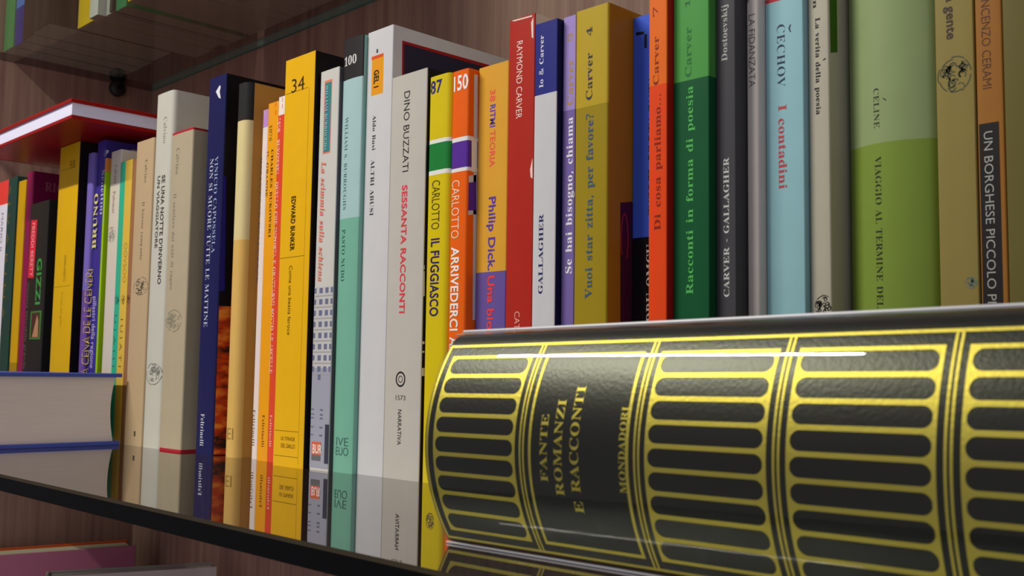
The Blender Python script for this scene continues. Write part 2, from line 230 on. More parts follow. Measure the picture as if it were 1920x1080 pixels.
    'Z': (221, [[10,0,10,5,138,215,107,215,71,210,58,203,47,193,38,178,31,158,22,158,29,228,203,228,203,222,77,14,120,14,151,18,175,31,192,51,203,82,212,82,203,0]]),
    'z': (146, [[6,0,6,7,84,144,64,144,48,142,36,136,28,125,22,108,13,108,16,155,137,155,137,145,63,12,76,12,97,15,111,22,122,35,130,54,138,54,134,0]]),
    '0': (188, [[94,-3,67,1,45,12,30,31,19,55,15,75,12,97,11,121,12,144,15,166,19,185,30,210,45,228,67,239,94,243,121,239,142,228,157,210,168,185,173,166,175,144,176,120,175,96,173,75,168,55,157,31,141,12,120,1], [94,18,110,25,119,45,122,66,124,91,124,120,124,150,122,175,119,195,110,215,94,221,79,215,70,195,66,175,64,150,63,120,64,91,66,66,70,45,79,25]]),
    '1': (188, [[33,0,33,18,60,18,68,19,73,22,77,40,77,208,54,183,44,175,34,173,26,175,20,180,16,188,14,198,37,206,66,224,89,241,127,241,127,40,130,24,135,19,144,18,171,18,171,0]]),
    '2': (188, [[12,0,12,35,61,85,93,123,109,153,113,186,111,202,106,214,98,220,87,223,72,219,63,208,58,190,56,165,39,166,25,172,16,182,13,198,15,209,21,220,32,230,46,237,64,242,87,243,120,239,144,228,159,211,164,187,160,165,146,140,119,110,77,69,44,37,122,37,132,38,140,43,146,50,150,60,152,71,172,71,171,0]]),
    '3': (188, [[82,-3,59,-2,40,2,27,9,17,17,11,27,9,37,12,48,18,56,27,61,38,63,41,44,49,31,63,23,79,20,100,25,108,30,115,40,119,52,121,70,117,87,107,101,91,110,69,113,48,113,48,134,70,134,89,138,102,148,110,164,112,184,111,200,105,212,97,220,85,223,74,221,66,215,58,196,56,171,37,172,24,178,15,187,12,200,17,217,31,231,54,240,86,243,118,240,143,229,159,212,164,188,160,168,149,151,133,137,112,128,140,119,152,111,163,101,170,87,172,69,170,50,165,35,156,22,144,12,115,0]]),
    '4': (188, [[60,0,60,18,70,18,89,22,95,29,97,42,97,62,4,62,4,83,100,240,146,240,146,85,181,85,181,62,146,62,146,42,148,29,154,22,174,18,178,18,178,0], [28,85,97,85,97,143,98,175,100,208,95,197,87,183,79,169,73,160]]),
    '5': (188, [[82,-3,60,-2,42,3,29,9,20,18,15,27,13,37,15,48,21,55,29,59,40,60,44,42,55,26,65,22,77,20,98,25,106,32,113,42,117,56,119,74,116,96,107,111,92,121,73,124,52,122,36,118,20,124,31,240,158,240,160,179,140,179,138,190,133,199,122,203,52,203,47,141,63,144,84,146,108,144,129,138,146,128,164,105,170,74,168,54,162,37,153,24,141,14,113,1]]),
    '6': (188, [[98,-3,75,0,55,9,38,24,26,47,20,65,16,86,15,111,17,138,21,163,28,185,39,205,52,221,69,233,88,241,111,243,130,242,146,238,157,232,164,224,169,216,170,206,168,196,161,188,149,182,130,180,128,200,122,217,116,222,108,223,90,218,76,200,69,183,65,161,62,135,80,143,109,147,136,143,158,129,171,107,176,78,174,55,167,36,156,19,141,7,122,-1], [99,19,111,22,120,32,125,49,127,74,125,98,119,114,109,123,96,127,77,121,62,110,64,81,67,58,73,40,85,24]]),
    '7': (187, [[55,0,145,203,56,203,43,199,37,186,35,169,15,169,16,240,177,240,177,223,84,0]]),
    '8': (187, [[92,-3,66,-1,46,5,30,16,19,29,12,44,10,61,13,81,24,97,39,110,59,121,42,134,29,148,20,164,18,182,20,197,25,212,35,224,50,234,70,241,96,243,127,239,149,226,163,208,167,184,164,166,155,152,122,130,148,115,165,100,174,83,178,63,172,35,155,14,138,4,117,-1], [101,141,112,149,119,158,124,170,125,185,121,203,111,218,103,222,94,224,82,221,73,213,67,201,65,186,67,171,75,159], [93,16,109,19,121,28,128,41,131,58,128,73,119,85,104,96,82,108,63,89,57,76,55,60,58,42,66,28,78,19]]),
    '9': (187, [[76,-3,58,-2,44,2,34,9,27,16,21,35,25,47,38,54,43,40,52,28,63,20,78,18,103,29,118,61,125,115,106,99,93,94,78,92,51,97,30,110,16,132,12,162,14,185,21,204,32,221,48,233,66,241,89,243,112,240,132,231,149,216,162,195,168,177,171,155,173,130,167,78,160,56,150,36,137,19,120,7,100,-1], [92,117,103,118,112,123,125,139,124,165,121,186,116,201,105,216,91,221,78,217,68,206,62,189,60,164,68,128]]),
    ',': (90, [[14,-43,23,-1,31,39,62,39,64,35,52,-4,36,-43]]),
    '.': (90, [[45,-5,30,1,26,8,24,18,26,29,30,36,45,41,60,36,64,29,66,18,64,8,60,1]]),
    '?': (146, [[47,67,47,77,50,99,58,116,75,134,96,152,106,167,109,184,106,198,98,209,86,215,68,217,39,213,14,203,4,227,34,238,70,243,98,239,120,227,133,209,137,184,132,159,118,139,97,120,80,104,73,90,71,73,71,67], [60,-5,52,-3,45,1,41,8,39,18,41,29,45,36,60,41,75,36,79,29,81,18,79,8,75,1]]),
    '&': (246, [[93,-3,62,1,38,14,23,35,18,62,21,86,32,104,48,119,70,133,50,159,43,174,40,191,44,213,57,230,77,240,102,243,126,240,145,230,156,214,160,192,157,172,147,156,131,142,112,129,177,66,191,90,200,120,230,120,217,80,208,63,196,48,245,0,205,0,176,28,159,15,141,5,119,-1], [94,146,122,168,129,179,131,192,129,203,123,212,113,217,101,219,88,217,78,212,71,203,69,191,71,180,76,169], [94,23,114,25,131,30,157,47,87,115,59,93,51,80,49,63,52,47,61,34,76,26]]),
    '-': (108, [[13,77,13,103,95,103,95,77]]),
}
GL = {g: (adv/500, [[(q[i]/500, q[i+1]/500) for i in range(0, len(q), 2)] for q in loops]) for g, (adv, loops) in GLYPHS.items()}
PENDING = []                    # (curve object, callback on its flat mesh)
def text_curve(s, font):
    """returns an object whose filled 2D mesh has height-1 em units"""
    if font in 'sti':
        cu = bpy.data.curves.new('lettering', 'CURVE'); cu.dimensions = '2D'; cu.fill_mode = 'BOTH'
        x = 0.0
        for ch in s:
            if ch == "'": ch2 = ','; dy = .55
            else: ch2 = ch; dy = 0
            if ch2 in GL:
                adv, loops = GL[ch2]
                for l in loops:
                    sp = cu.splines.new('POLY'); sp.points.add(len(l)-1)
                    for p, (px, py) in zip(sp.points, l):
                        py += dy; p.co = (x + px + (.22*py if font == 'i' else 0), py, 0, 1)
                    sp.use_cyclic_u = True
                x += adv + .012
            else: x += .26
        if font == 't': cu.offset = -.008
    else:
        cu = bpy.data.curves.new('lettering', 'FONT'); cu.body = s; cu.fill_mode = 'BOTH'
        cu.resolution_u = 3
        if font == 'b': cu.offset = .022; cu.space_character = 1.04
        if font == 'n': cu.offset = -.004
    o = bpy.data.objects.new('lettering', cu); COLL.objects.link(o)
    return o
CAPH = {'s': .68, 't': .68, 'i': .68, 'n': .70, 'b': .72}
def flush_text():
    bpy.context.view_layer.update()
    dg = bpy.context.evaluated_depsgraph_get()
    for o, cb in PENDING:
        me = bpy.data.meshes.new_from_object(o.evaluated_get(dg))
        vs_ = [tuple(v.co) for v in me.vertices]; fs = [tuple(p.vertices) for p in me.polygons]
        cb(vs_, fs)
        cu = o.data; bpy.data.objects.remove(o); bpy.data.curves.remove(cu); bpy.data.meshes.remove(me)
    PENDING.clear()

# ------------------------------------------------------------------ a standing book
class Deck:
    """collects ink, labels and pictures of one book by part and colour"""
    def __init__(s): s.d = {}; s.order = []
    def add(s, part, col, verts, faces):
        k = (part, col)
        if k not in s.d: s.d[k] = ([], []); s.order.append(k)
        V, F = s.d[k]; b = len(V); V.extend(verts); F.extend(tuple(i+b for i in f) for f in faces)
INK = []      # decks finished after the lettering has been filled
def strip(pts, w):
    """a drawn line of width w along 2D points"""
    V, F = [], []
    for i, (x, y) in enumerate(pts):
        a = pts[max(i-1, 0)]; b = pts[min(i+1, len(pts)-1)]
        dx, dy = b[0]-a[0], b[1]-a[1]; l = math.hypot(dx, dy) or 1
        V += [(x - dy/l*w/2, y + dx/l*w/2), (x + dy/l*w/2, y - dx/l*w/2)]
        if i: F.append((2*i-2, 2*i-1, 2*i+1, 2*i))
    return V, F
def rosette(rx, rz, rnd):
    """round engraved emblem: ring fragments and inner scrolls"""
    out = []; w = min(rx, rz)*.08
    for k in range(7):
        a0 = k*.9 + rnd.uniform(-.2, .2); r = rnd.uniform(.88, 1)
        out.append(strip([(rx*r*math.cos(a0+t*.13), rz*r*math.sin(a0+t*.13)) for t in range(7)], w))
    for k in range(26):
        q0 = rnd.uniform(0, 6.3); q1 = .72*math.sqrt(rnd.random()); cx, cy = q1*math.cos(q0), q1*math.sin(q0); r = rnd.uniform(.12, .3); a0 = rnd.uniform(0, 6.3)
        out.append(strip([(rx*(cx+r*(1-t*.05)*math.cos(a0+t*.5)), rz*(cy+r*(1-t*.05)*math.sin(a0+t*.5))) for t in range(8)], w*rnd.uniform(.8, 1.5)))
    return out

def build_book(label, geo, cols, opt, zones, decor, depth=12.4, z0=0.0, group='books standing in a row on the lower glass shelf', kind='paperback_book', back=15.8):
    x0, x1, y, h = geo; w = x1 - x0
    depth = min(depth, back - y)
    r = min(opt.get('r', .05), w*.3); sag = opt.get('sag', 0.0)
    root = empty(kind, label, 'book', (x0, y, z0), group)
    def ys(a):
        a = min(max(a, 0), w); v = sag*(2*a/w - 1)**2
        e = min(a, w - a)
        if e < r: v += r - math.sqrt(max(0, r*r - (r-e)**2))
        return v
    # outline of the wrap, back of the left board round the spine to the back of the right board
    aa = [r*(1-math.cos(math.radians(t))) for t in (0, 22, 45, 67, 90)]
    nseg = 8 if sag > .06 else 3
    mid = [r + (w-2*r)*i/nseg for i in range(1, nseg)]
    aa = aa + mid + [w - q for q in reversed(aa)]
    outer = [(0.0, depth, 'l')] + [(a, ys(a), 's') for a in aa] + [(w, depth, 'r')]
    th = min(.06 if kind == 'paperback_book' else .2, w*.2)
    inner = []
    for a, yy, t in outer:
        ax = min(max(a, th), w-th); inner.append((ax, yy if t != 's' else max(yy, ys(ax)) + th))
    edge = opt.get('edge')
    zl = sorted({0.0, h} | {z for z, c in zones if 0 < z < h} | ({.14, h-.14} if edge else set()))
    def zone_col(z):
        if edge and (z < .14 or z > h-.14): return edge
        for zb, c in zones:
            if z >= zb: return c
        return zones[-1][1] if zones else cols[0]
    V, F, I = [], [], []; names = []
    def mi(c):
        if c not in names: names.append(c)
        return names.index(c)
    n = len(outer)
    for z in zl: V += [(a, yy, z) for a, yy, t in outer]
    for k in range(len(zl)-1):
        zm = (zl[k]+zl[k+1])/2
        for j in range(n-1):
            F.append((k*n+j, k*n+j+1, (k+1)*n+j+1, (k+1)*n+j))
            side = (j == 0 or j == n-2)
            # board colours wrap with the spine bands unless the board has a colour of its own
            own = cols[1] != cols[0]
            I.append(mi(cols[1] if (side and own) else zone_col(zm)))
    b = len(V)
    V += [(a, yy, 0) for a, yy in inner] + [(a, yy, h) for a, yy in inner]
    rim = len(V)                       # the rims have corners of their own so the spine shades flat along its height
    V += [(a, yy, 0) for a, yy, t in outer] + [(a, yy, h) for a, yy, t in outer]
    cw = mi('#e4dfd4')
    for j in range(n-1):
        F.append((b+j+1, b+j, b+n+j, b+n+j+1)); I.append(cw)
        F.append((rim+j+1, rim+j, b+j, b+j+1)); I.append(mi(edge or zone_col(.05)))
        F.append((rim+n+j, rim+n+j+1, b+n+j+1, b+n+j)); I.append(mi(edge or zone_col(h-.05)))
    for j in (0, n-1):
        q = (j, b+j, b+n+j, (len(zl)-1)*n+j)
        F.append(q if j else q[::-1]); I.append(cw)
    cover = mesh_obj('cover', V, F, [paper(c, opt.get('rough', .42)) for c in names], root, idx=I,
             smooth=[(i < (len(zl)-1)*(n-1)) and 0 < i % (n-1) < n-2 for i in range(len(F))])
    pv, pf = box_vf(th+.01, w-th-.01, max(ys(th), sag*.6) + th + .05, depth-.04, .03, h-.04 if kind == 'paperback_book' else h-.3)
    mesh_obj('page_block', pv, pf, pages(opt.get('pages', '#d6ccb4')), root)
    # ink and labels
    dk = Deck(); EPS = .004
    def spine(pts): return [(a, ys(a), z) for a, z in pts]
    def board(pts): return [(w, bb, z) for bb, z in pts]
    rnd = random.Random(int(x0*100) + 500)
    def fine(a0, a1, zb, zt):
        k = max(1, int((a1-a0)/.06)) if (sag > .05 or a0 < r or a1 > w-r) else 1
        v, f = [], []
        for i in range(k+1):
            a = a0 + (a1-a0)*i/k; v += [(a, zb), (a, zt)]
            if i: f.append((2*i-2, 2*i, 2*i+1, 2*i-1))
        return v, f
    for d in decor:
        if d[0] == 'R':
            _, part, col, a0, a1, zb, zt = d
            v, f = fine(max(a0, .01), min(a1, w-.01), max(zb, .03), min(zt, h-.02)); dk.add(part, col, spine(v), f)
        elif d[0] == 'P':
            _, part, col, pts = d
            pts = [(min(max(a, .0), w), min(z, h-.01)) for a, z in pts]
            dk.add(part, col, spine(pts), [tuple(range(len(pts)))])
        elif d[0] == 'C':
            _, part, col, pts = d
            pts = [(min(max(a, r), depth-.05), min(max(z, .03), h-.03)) for a, z in pts]
            dk.add(part, col, board(pts), [tuple(range(len(pts)))])
        elif d[0] == 'CO':
            _, part, col, cb, cz, rb, rz = d
            v, f = strip([(cb + rb*math.cos(t*.25-.9), cz + rz*math.sin(t*.25-.9)) for t in range(20)], .07); dk.add(part, col, board(v), f)
        elif d[0] == 'O':
            _, part, col, a, z, ra, rz = d
            if part == 'emblem_ring':
                for q in (1, .45):
                    v, f = strip([(a + ra*q*math.cos(t*.2618), z + rz*q*math.sin(t*.2618)) for t in range(25)], ra*.26*q); dk.add('emblem', col, spine(v), f)
            else:
                for v, f in rosette(ra, rz, rnd):
                    v = [(a+p, z+q) for p, q in v]
                    if all(0 < p < w for p, q in v): dk.add('emblem', col, spine(v), f)
        elif d[0] in ('T', 'H', 'CT'):
            def cb(vv, ff, d=d):
                if not vv: return
                xs = [v[0] for v in vv]; xa, xb = min(xs), max(xs)
                if d[0] == 'T':
                    _, part, s, font, col, a, zt, zb, cap, dr = d
                    k = cap/CAPH[font]; L = zt - zb
                    out = []
                    for v in vv:
                        t = (v[0]-xa)/(xb-xa); c = v[1]*k - cap/2
                        if dr == 'd': out.append((a + c, zt - t*L))
                        else: out.append((a - c, zb + t*L))
                    dk.add(part, col, spine(out), ff)
                elif d[0] == 'H':
                    _, part, s, font, col, a0, a1, zb, zt = d
                    k = (zt-zb)/CAPH[font]
                    dk.add(part, col, spine([(a0 + (v[0]-xa)/(xb-xa)*(a1-a0), zb + v[1]*k) for v in vv]), ff)
                else:
                    _, part, s, font, col, b0, zb, b1, zt = d
                    k = (zt-zb)/CAPH[font]
                    dk.add(part, col, board([(b0 + (v[0]-xa)/(xb-xa)*(b1-b0), zb + v[1]*k) for v in vv]), ff)
            PENDING.append((text_curve(d[2], d[3]), cb))
    def finish():
        parts = [q for q in dk.order if 'lettering' not in q[0] and q[0] != 'emblem'] + [q for q in dk.order if q[0] == 'emblem'] + [q for q in dk.order if 'lettering' in q[0]]
        for i, k in enumerate(parts):
            vv, ff = dk.d[k]; e = EPS + .0022*i
            out = []
            for a, yy, z in vv:
                if k[0].startswith('cover'): out.append((a + e, yy, z))
                else:
                    t = (a/w - .5)*2
                    out.append((a + (e if a > w-r*.6 else -e if a < r*.6 else 0), yy - e, z))
            mesh_obj(k[0], out, ff, paper(k[1], .5, .15, .03), cover)
    INK.append(finish)
    return root, w, depth, cover

# label, (left x, right x, spine y, height), (spine, board colours), shape, spine bands (lower z, colour), ink on spine and cover
BOOKS = [
    ('white book with a red top at the left edge of the photo', (-58.365, -55.101, 0.5, 21.6), ('#dcd8e4', '#dcd8e4'), {'r': 0.05}, [(19.47, '#e24038'), (0.0, '#dcd8e4')], [('T', 'lettering', 'MARIO II', 'n', '#5a4a78', 1.901, 18.707, 15.346, 0.544, 'd')]),
    ('dark green book with faint gold marks, near the left edge', (-55.071, -52.97, 0.4, 21.6), ('#24423c', '#24423c'), {'r': 0.06}, [], [('T', 'lettering', 'S I V A R I N A', 'n', '#6a5a30', 0.412, 20.889, 9.148, 0.661, 'd')]),
    ('narrow mustard book between the dark green and maroon spines', (-52.77, -51.087, 0.5, 21.07), ('#cfa010', '#cfa010'), {'r': 0.03}, [(5.47, '#c89a10'), (0.0, '#a07c10')], []),
    ('maroon book with pale letters on its cover, left of the short black book', (-50.887, -49.487, 0.5, 21.6), ('#8a1a4c', '#8a1a4c'), {'r': 0.1}, [], [('CT', 'cover_lettering', 'RIC', 's', '#b06070', 0.986, 20.021, 2.537, 21.158)]),
    ('short black book with a red label and a green framed picture', (-46.315, -42.474, -0.72, 18.21), ('#262420', '#262420'), {'r': 0.1}, [], [('P', 'label', '#d8283c', [(0.359, 16.915), (1.626, 16.835), (1.481, 12.183), (0.211, 12.256)]), ('T', 'lettering', 'FREDDI BERETT', 'n', '#f0a8a8', 0.93, 16.639, 12.346, 0.578, 'd'), ('T', 'lettering', 'GIZZI', 'b', '#3c9440', 2.65, 13.674, 10.016, 1.007, 'd'), ('P', 'picture_frame', '#3c7a34', [(1.289, 9.513), (3.519, 9.521), (3.497, 7.279), (1.259, 7.311)]), ('P', 'picture', '#4a2c24', [(1.535, 9.378), (3.208, 9.386), (3.205, 7.408), (1.469, 7.435)]), ('P', 'picture_figure', '#b0805c', [(2.679, 9.215), (2.96, 8.788), (3.033, 7.452), (1.803, 7.472)]), ('T', 'lettering', 'minima tascabile grande', 'n', '#6a5a50', 0.533, 11.853, 4.946, 0.578, 'd')]),
    ('yellow paperback with black cover, left of the violet spine with yellow capitals', (-40.594, -36.897, -0.72, 22.02), ('#d8a80c', '#1c181c'), {'r': 0.03}, [], [('H', 'lettering', '98', 'n', '#8a6808', 1.958, 2.98, 20.096, 20.761), ('R', 'frame_line', '#a07c08', 0.1, 3.106, 20.176, 20.219), ('R', 'frame_line', '#a07c08', 0.1, 3.106, 11.181, 11.222), ('T', 'lettering', 'ANDREA PINKETTS', 'n', '#8a6808', 1.983, 13.565, 11.59, 0.409, 'd'), ('T', 'lettering', 'Il vizio del giallo', 'n', '#b08a10', 1.716, 10.754, 8.183, 0.308, 'd')]),
    ('violet book with yellow capitals reading upward', (-35.647, -34.663, -0.6, 20.87), ('#7464b4', '#7464b4'), {'r': 0.15, 'sag': 0.05}, [(10.73, '#7464b4'), (0.0, '#6a4a94')], [('T', 'lettering', 'BRUNO', 's', '#e0d470', 1.234, 17.78, 13.723, 0.948, 'u'), ('T', 'lettering', 'LA CENA DE LE CENERI', 'n', '#c8b040', 1.031, 12.229, 4.246, 0.755, 'u')]),
    ('dark violet book with small white lettering, right of the yellow-lettered violet book', (-34.633, -33.27, -0.3, 21.65), ('#3a2c80', '#3a2c80'), {'r': 0.06}, [(4.71, '#3c3088'), (0.0, '#3c2c78')], [('H', 'lettering', 'P', 'b', '#dcdcdc', 1.223, 1.779, 20.437, 20.876), ('T', 'lettering', 'Schettini', 't', '#c8c0d8', 1.314, 19.429, 16.182, 0.742, 'd'), ('T', 'lettering', 'pillastri della regione', 'n', '#c8b8d8', 0.756, 10.237, 5.097, 0.649, 'd')]),
    ('very thin lime green book with an orange top', (-33.24, -32.963, -0.3, 20.26), ('#9cc410', '#9cc410'), {'r': 0.02}, [(19.24, '#d88a3c'), (0.0, '#9cc410')], []),
    ('cream grey book with small name and grey emblem, left of the teal spine', (-32.613, -30.925, -0.142, 20.63), ('#cfc4b2', '#cfc4b2'), {'r': 0.12}, [], [('T', 'lettering', 'Calvino', 't', '#6a6058', 1.011, 19.589, 18.282, 0.627, 'd'), ('T', 'lettering', 'Palomar', 't', '#6a6058', 0.918, 17.708, 16.104, 0.627, 'd'), ('O', 'emblem', '#9a948a', 0.679, 14.588, 0.713, 0.541)]),
    ('thin teal green book left of the mustard spine', (-30.895, -30.071, -0.155, 19.65), ('#2fae88', '#2fae88'), {'r': 0.03}, [], [('O', 'emblem', '#2a6a68', 0.414, 9.876, 0.346, 0.338), ('T', 'lettering', 'U I A I I I', 'n', '#1f7868', 0.287, 8.833, 5.19, 0.347, 'd')]),
    ('thin mustard yellow book between the teal and brown spines', (-30.041, -28.936, -0.168, 19.64), ('#d8b244', '#d8b244'), {'r': 0.03}, [], [('O', 'emblem', '#8a7030', 0.537, 9.834, 0.34, 0.334), ('T', 'lettering', 'OOVSOO', 'n', '#a88430', 0.609, 13.809, 11.016, 0.512, 'd'), ('T', 'lettering', 'I U I A T I', 'n', '#806420', 0.509, 8.503, 5.194, 0.425, 'd')]),
    ('thin brown book, second from the beige book with a round emblem', (-28.906, -28.197, -0.182, 19.56), ('#9a6a44', '#9a6a44'), {'r': 0.03}, [], [('O', 'emblem', '#5a3828', 0.234, 9.799, 0.334, 0.332)]),
    ('cream beige book with a small title and round emblem, left of the tall white book', (-27.897, -25.295, -0.393, 20.58), ('#bca27e', '#bca27e'), {'r': 0.12}, [], [('T', 'lettering', 'Calvino', 't', '#6a5c48', 1.685, 19.186, 17.619, 0.565, 'd'), ('T', 'lettering', 'Il barone rampante', 't', '#6a5c48', 1.517, 16.323, 12.387, 0.564, 'd'), ('O', 'emblem', '#7a6e58', 1.565, 10.584, 1.032, 0.612), ('H', 'lettering', '1', 'n', '#554a40', 1.496, 1.733, 0.633, 0.981)]),
    ('tall white book with bold black two line title, left of the red-edged cream book', (-25.195, -22.693, -0.44, 23.36), ('#c4c1b4', '#c4c1b4'), {'r': 0.3, 'sag': 0.05}, [], [('T', 'lettering', 'Calvino', 't', '#8a8678', 1.652, 21.683, 19.921, 0.69, 'd'), ('T', 'lettering', "SE UNA NOTTE D'INVERNO", 'b', '#3a3830', 1.611, 17.782, 10.58, 0.457, 'd'), ('T', 'lettering', 'UN VIAGGIATORE', 'b', '#4a4840', 0.947, 17.794, 13.009, 0.387, 'd'), ('O', 'emblem', '#7c7a70', 1.384, 4.768, 1.047, 0.721)]),
    ('cream book with red board edges and a round emblem', (-22.493, -19.639, -0.537, 20.33), ('#b2a489', '#b2a489'), {'r': 0.12, 'sag': 0.03, 'edge': '#b02030'}, [], [('T', 'lettering', 'Calvino', 't', '#7a7466', 1.093, 19.252, 17.563, 0.658, 'd'), ('T', 'lettering', 'Il sentiero dei nidi di ragno', 't', '#8a8270', 0.893, 16.323, 10.135, 0.584, 'd'), ('O', 'emblem', '#8a8470', 1.301, 8.148, 1.136, 0.709)]),
    ('navy paperback with white two line title and a fiery cover photo', (-18.239, -16.182, -0.258, 23.17), ('#1b1c50', '#151318'), {'r': 0.1, 'fire': True}, [], [('P', 'emblem', '#e4e4ea', [(0.873, 22.224), (1.309, 22.544), (1.447, 22.451), (1.34, 22.136), (1.505, 21.671), (1.235, 21.788)]), ('T', 'lettering', 'VINICIO CAPOSSELA', 't', '#a0b0d0', 1.377, 18.112, 12.154, 0.591, 'd'), ('T', 'lettering', 'NON SI MUORE TUTTE LE MATTINE', 't', '#c4c8da', 0.799, 18.043, 7.67, 0.664, 'd'), ('T', 'lettering', 'Feltrinelli', 't', '#d8d8e2', 0.899, 2.426, 0.516, 0.652, 'd'), ('C', 'cover_picture', '#241e84', [(-0.351, 16.742), (0.25, 16.83), (0.429, 9.848), (-0.274, 9.801)])]),
    ('tan paperback with cream spine and black top label', (-15.282, -13.931, -0.058, 22.27), ('#d8aa52', '#cc9444'), {'r': 0.4, 'sag': 0.08}, [(19.97, '#2a2a28'), (12.77, '#dccb92'), (0.0, '#dbb060')], [('H', 'lettering', '1', 'b', '#d8d8d0', 0.081, 0.399, 20.941, 21.405), ('T', 'lettering', 'IIUINI IUM INIIUI MIIUII', 'n', '#6a4c20', -0.051, 16.729, 7.405, 0.252, 'd'), ('H', 'lettering', 'EI', 'n', '#a0803c', 0.443, 1.053, 1.041, 1.719)]),
    ('thin whitish paperback with lilac striped top, left of the orange striped spine', (-13.031, -12.475, 0.53, 20.44), ('#e6d8d4', '#e6d8d4'), {'r': 0.03}, [(19.38, '#c08ccc'), (0.0, '#e6d8d4')], [('P', 'stripe', '#ece0e6', [(-0.203, 19.867), (0.18, 20.38), (0.197, 20.12), (-0.183, 19.541)]), ('T', 'lettering', 'HOLLYWOOD HOLLYWOOD', 's', '#4c4038', -0.025, 17.63, 10.158, 0.358, 'd'), ('T', 'lettering', 'Feltrinelli', 't', '#6a5c54', 0.206, 2.821, 0.747, 0.35, 'd')]),
    ('orange paperback with striped top and black two line title', (-11.975, -10.867, 0.231, 20.58), ('#f0a012', '#f0a012'), {'r': 0.03}, [], [('P', 'stripe', '#ee6a1c', [(-0.305, 20.097), (0.821, 20.593), (0.838, 20.307), (-0.286, 19.808)]), ('P', 'stripe', '#ee6a1c', [(-0.274, 19.615), (0.85, 20.117), (0.867, 19.832), (-0.256, 19.327)]), ('T', 'lettering', '1076', 't', '#4a3008', 0.386, 19.285, 18.342, 0.407, 'd'), ('T', 'lettering', 'CHARLES BUKOWSKI', 's', '#4a2c08', 0.636, 17.802, 12.687, 0.345, 'd'), ('T', 'lettering', 'IL GRANDE', 's', '#5a3808', 0.13, 17.784, 15.092, 0.35, 'd'), ('T', 'lettering', 'Feltrinelli', 't', '#6a4008', 0.665, 2.578, 0.784, 0.395, 'd')]),
    ('thin red paperback with white lettering, left of the yellow 34 spine', (-10.817, -9.265, 0.2, 20.75), ('#e2492c', '#e2492c'), {'r': 0.03}, [(19.68, '#f0e4e0'), (0.0, '#e2492c')], [('P', 'stripe', '#e2492c', [(-0.325, 20.271), (0.382, 20.737), (0.397, 20.486), (-0.31, 20.018)]), ('P', 'stripe', '#e2492c', [(-0.3, 19.859), (0.407, 20.328), (0.422, 20.077), (-0.284, 19.606)]), ('T', 'lettering', '1510   BUKOWSKI   QUELLO CHE IMPORTA E GRATTARMI SOTTO LE ASCELLE', 's', '#f8d8c8', 0.142, 19.526, 4.925, 0.451, 'd'), ('T', 'lettering', 'Feltrinelli', 't', '#f6c8b4', 0.339, 2.607, 0.838, 0.332, 'd')]),
    ('yellow paperback numbered 34 with a black cover', (-8.765, -5.871, -0.693, 22.25), ('#eab20e', '#1a1518'), {'r': 0.03}, [], [('H', 'lettering', '34', 'n', '#3a3008', 0.664, 1.938, 20.303, 21.085), ('R', 'frame_line', '#7a5c08', 0.101, 2.282, 20.323, 20.353), ('R', 'frame_line', '#c39212', 2.401, 2.43, 0.2, 20.313), ('R', 'frame_line', '#7a5c08', 0.05, 2.43, 11.179, 11.209), ('R', 'frame_line', '#7a5c08', 0.1, 2.43, 1.867, 1.896), ('R', 'frame_line', '#7a5c08', 0.1, 2.43, 0.535, 0.563), ('T', 'lettering', 'EDWARD BUNKER', 'b', '#241c08', 1.243, 14.511, 11.541, 0.421, 'd'), ('T', 'lettering', 'Come una bestia feroce', 'n', '#6a5008', 1.169, 10.738, 6.994, 0.314, 'd'), ('H', 'lettering', 'LE STRADE', 'n', '#7a5c10', 0.741, 2.079, 1.39, 1.586), ('H', 'lettering', 'DEL GIALLO', 'n', '#7a5c10', 0.764, 2.1, 0.999, 1.222)]),
